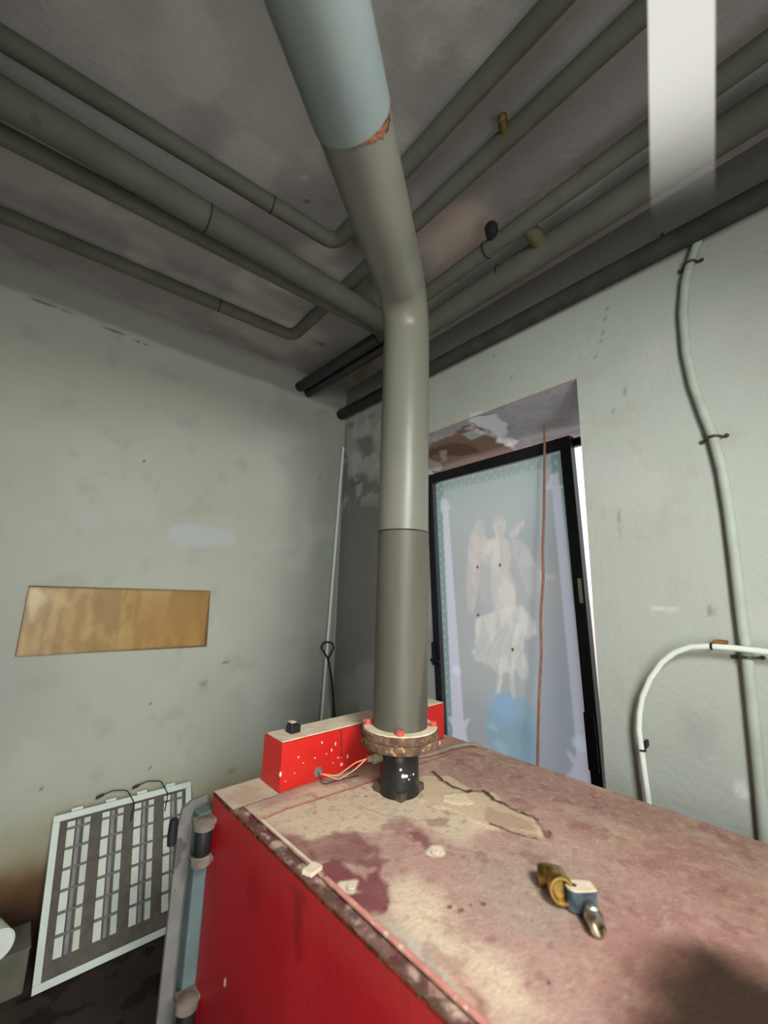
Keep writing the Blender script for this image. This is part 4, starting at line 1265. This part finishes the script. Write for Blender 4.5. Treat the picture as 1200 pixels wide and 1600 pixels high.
# ------------------------------------------------------------------ louvred ceiling light standing against the left wall
TLp, TRp = px_y(83, 1279, 2.50), px_y(298, 1217, 2.50)
BLp = px_y(62, 1541, 2.30)
tz = (TLp[2] + TRp[2]) / 2
tx0, tx1 = (TLp[0] + BLp[0]) / 2 - 0.012, TRp[0]
o0 = np.array([tx0, 2.29, 0.006]); o1 = np.array([tx0, 2.495, tz])
tu = np.array([1.0, 0, 0]); tv = (o1 - o0); TH_ = np.linalg.norm(tv); tv /= TH_
tn = np.cross(tu, tv)                     # faces the room
TW = tx1 - tx0
def tp(a, b, n=0.0):
    return o0 + tu * a + tv * b + tn * n
TAX = (tu, tv, tn)
tro = thing('louvred_light', tp(TW / 2, 0), 'unlit square ceiling light with four louvred lamp bays, propped against the left wall', 'light fixture')
FB = 0.026
for (ca, cb, sa, sb_) in ((TW / 2, FB / 2, TW, FB), (TW / 2, TH_ - FB / 2, TW, FB), (FB / 2, TH_ / 2, FB, TH_ - 2 * FB), (TW - FB / 2, TH_ / 2, FB, TH_ - 2 * FB)):
    MB().box(tp(ca, cb, 0.0), (sa, sb_, 0.012), TAX, 0.002).build('frame_bar', M_white, tro)
MB().box(tp(TW / 2, TH_ / 2, -0.03), (TW - 0.03, TH_ - 0.03, 0.045), TAX).build('housing', M_lback, tro)
bay_w, pitch = 0.084, (TW - 2 * FB) / 4
b_lo, b_hi = FB + 0.055, TH_ - FB - 0.01
for k in range(4):
    ca = FB + pitch * (k + 0.54)
    tt = MB()
    n_ = 8
    V_, F_ = [], []
    for i in range(n_ + 1):
        u_ = -1 + 2 * i / n_
        V_ += [tp(ca + u_ * bay_w / 2, b_lo, 0.0005 + 0.001 + 0.004 * abs(u_) - 0.004), tp(ca + u_ * bay_w / 2, b_hi, 0.0015 + 0.004 * abs(u_) - 0.004)]
    for i in range(n_):
        F_.append((2 * i, 2 * i + 2, 2 * i + 3, 2 * i + 1))
    tt.box(tp(ca - bay_w * 0.33, (b_lo + b_hi) / 2, -0.0015), (bay_w * 0.34, b_hi - b_lo, 0.012), (tu + 0.12 * tn, tv, tn - 0.12 * tu))
    tt.box(tp(ca + bay_w * 0.36, (b_lo + b_hi) / 2, -0.0015), (bay_w * 0.28, b_hi - b_lo, 0.012), (tu - 0.12 * tn, tv, tn + 0.12 * tu))
    tt.build('reflector', M_reflector, tro)
    MB().tube([tp(ca, b_lo, -0.002), tp(ca, b_hi, -0.002)], 0.011, 12).build('lamp_tube', M_lamptube, tro, True)
    for j in range(6):
        bb = b_lo + (b_hi - b_lo) * (j + 0.95) / 6.3
        MB().box(tp(ca, bb, 0.004), (bay_w + 0.004, 0.010, 0.012), TAX).build('louvre_blade', M_blade, tro)
    MB().box(tp(ca - 0.01, TH_ + 0.006, -0.02), (0.045, 0.014, 0.02), TAX, 0.002).build('lamp_holder', M_white, tro)
for k, (a, b, hgt, ln) in enumerate(((0.25, 0.0, 0.045, -0.09), (0.40, 0.0, 0.05, -0.09))):
    s = tp(a + 0.06, TH_ - 0.01, 0.012)
    wpt = [tp(a + 0.05, TH_ - 0.10, 0.012), tp(a + 0.062, TH_ - 0.03, 0.014), tp(a + 0.03, TH_ + hgt * 0.7, 0.006), tp(a - 0.03, TH_ + hgt, 0.0), tp(a - 0.075, TH_ + hgt * 0.8, -0.002)]
    MB().tube(wpt, 0.0025, 6, 0.03).build('lead_wire', M_blackpl, tro, True)
    MB().box(wpt[-1] + np.array([-0.006, 0, -0.002]), (0.03, 0.012, 0.016), (tu + 0.2 * tv, tv, tn), 0.002).build('wire_connector', M_blackpl, tro)

# ------------------------------------------------------------------ odds and ends in the dark lower left corner
bc = px_y(12, 1478, 2.36)
gb = thing('grey_block', (bc[0] - 0.06, 2.40, 0.0), 'dim grey green block on the floor at the far left edge', 'block')
MB().box((bc[0] - 0.10, 2.41, 0.075), (0.34, 0.16, 0.15), None, 0.006).build('block_body', M_box, gb)
MB().box((bc[0] - 0.10, 2.41, 0.152), (0.345, 0.165, 0.006), None, 0.002).build('block_lid', M_box, gb)
pc_ = px_y(-4, 1425, 2.33)
rd = np.array([0.25, -0.95, 0.12]); rd /= np.linalg.norm(rd)
rl = thing('pipe_offcut', (pc_[0], 2.36, 0.156), 'short white plastic pipe offcut with its end facing out, on the grey block', 'pipe')
pz = 0.156 + 0.052
cen = np.array([pc_[0], 2.36, pz + 0.006])
MB().lathe(cen - rd * 0.06, rd, [(0.0001, 0.0), (0.05, 0), (0.05, 0.13), (0.046, 0.131), (0.044, 0.126), (0.0001, 0.125)], 28).build('pipe_body', M_pvc, rl, True)

# ------------------------------------------------------------------ strip light hanging close by at the upper right
def deep(px, py, d):
    return EYE + ray(px, py) * d
sb0, sb1 = deep(1065, 335, 0.56), deep(1063, 0, 0.53)
sdv = (sb1 - sb0); sL = np.linalg.norm(sdv); sdv /= sL
SLEN = 0.62
sl = bpy.data.objects.new('strip_light', None)
COL.objects.link(sl)
sl.location = sb0
zax = Vector(sdv); toward = Vector(EYE - sb0); yax = (toward - zax * toward.dot(zax)).normalized(); xax = yax.cross(zax)
Rm = Matrix((xax, yax, zax)).transposed()
sl.rotation_euler = Rm.to_euler()
tag(sl, 'glowing frosted strip light hanging close to the viewer at the upper right', 'lamp')
d_ = MB().box((0, 0, SLEN / 2), (0.0705, 0.012, SLEN), None, 0.005).build('diffuser', M_strip, sl, True)
MB().box((0, 0, SLEN + 0.02), (0.09, 0.02, 0.05), None, 0.004).build('end_cap', M_white, sl)
top = sb0 + sdv * (SLEN + 0.045)
hook = np.array([top[0], top[1], CZ])
inv = np.array((Matrix.Translation(Vector(sb0)) @ Rm.to_4x4()).inverted())
lo_ = [inv[:3, :3] @ p + inv[:3, 3] for p in (top, (top + hook) / 2, hook)]
MB().tube(lo_, 0.003, 8).build('hanging_wire', M_blackpl, sl)
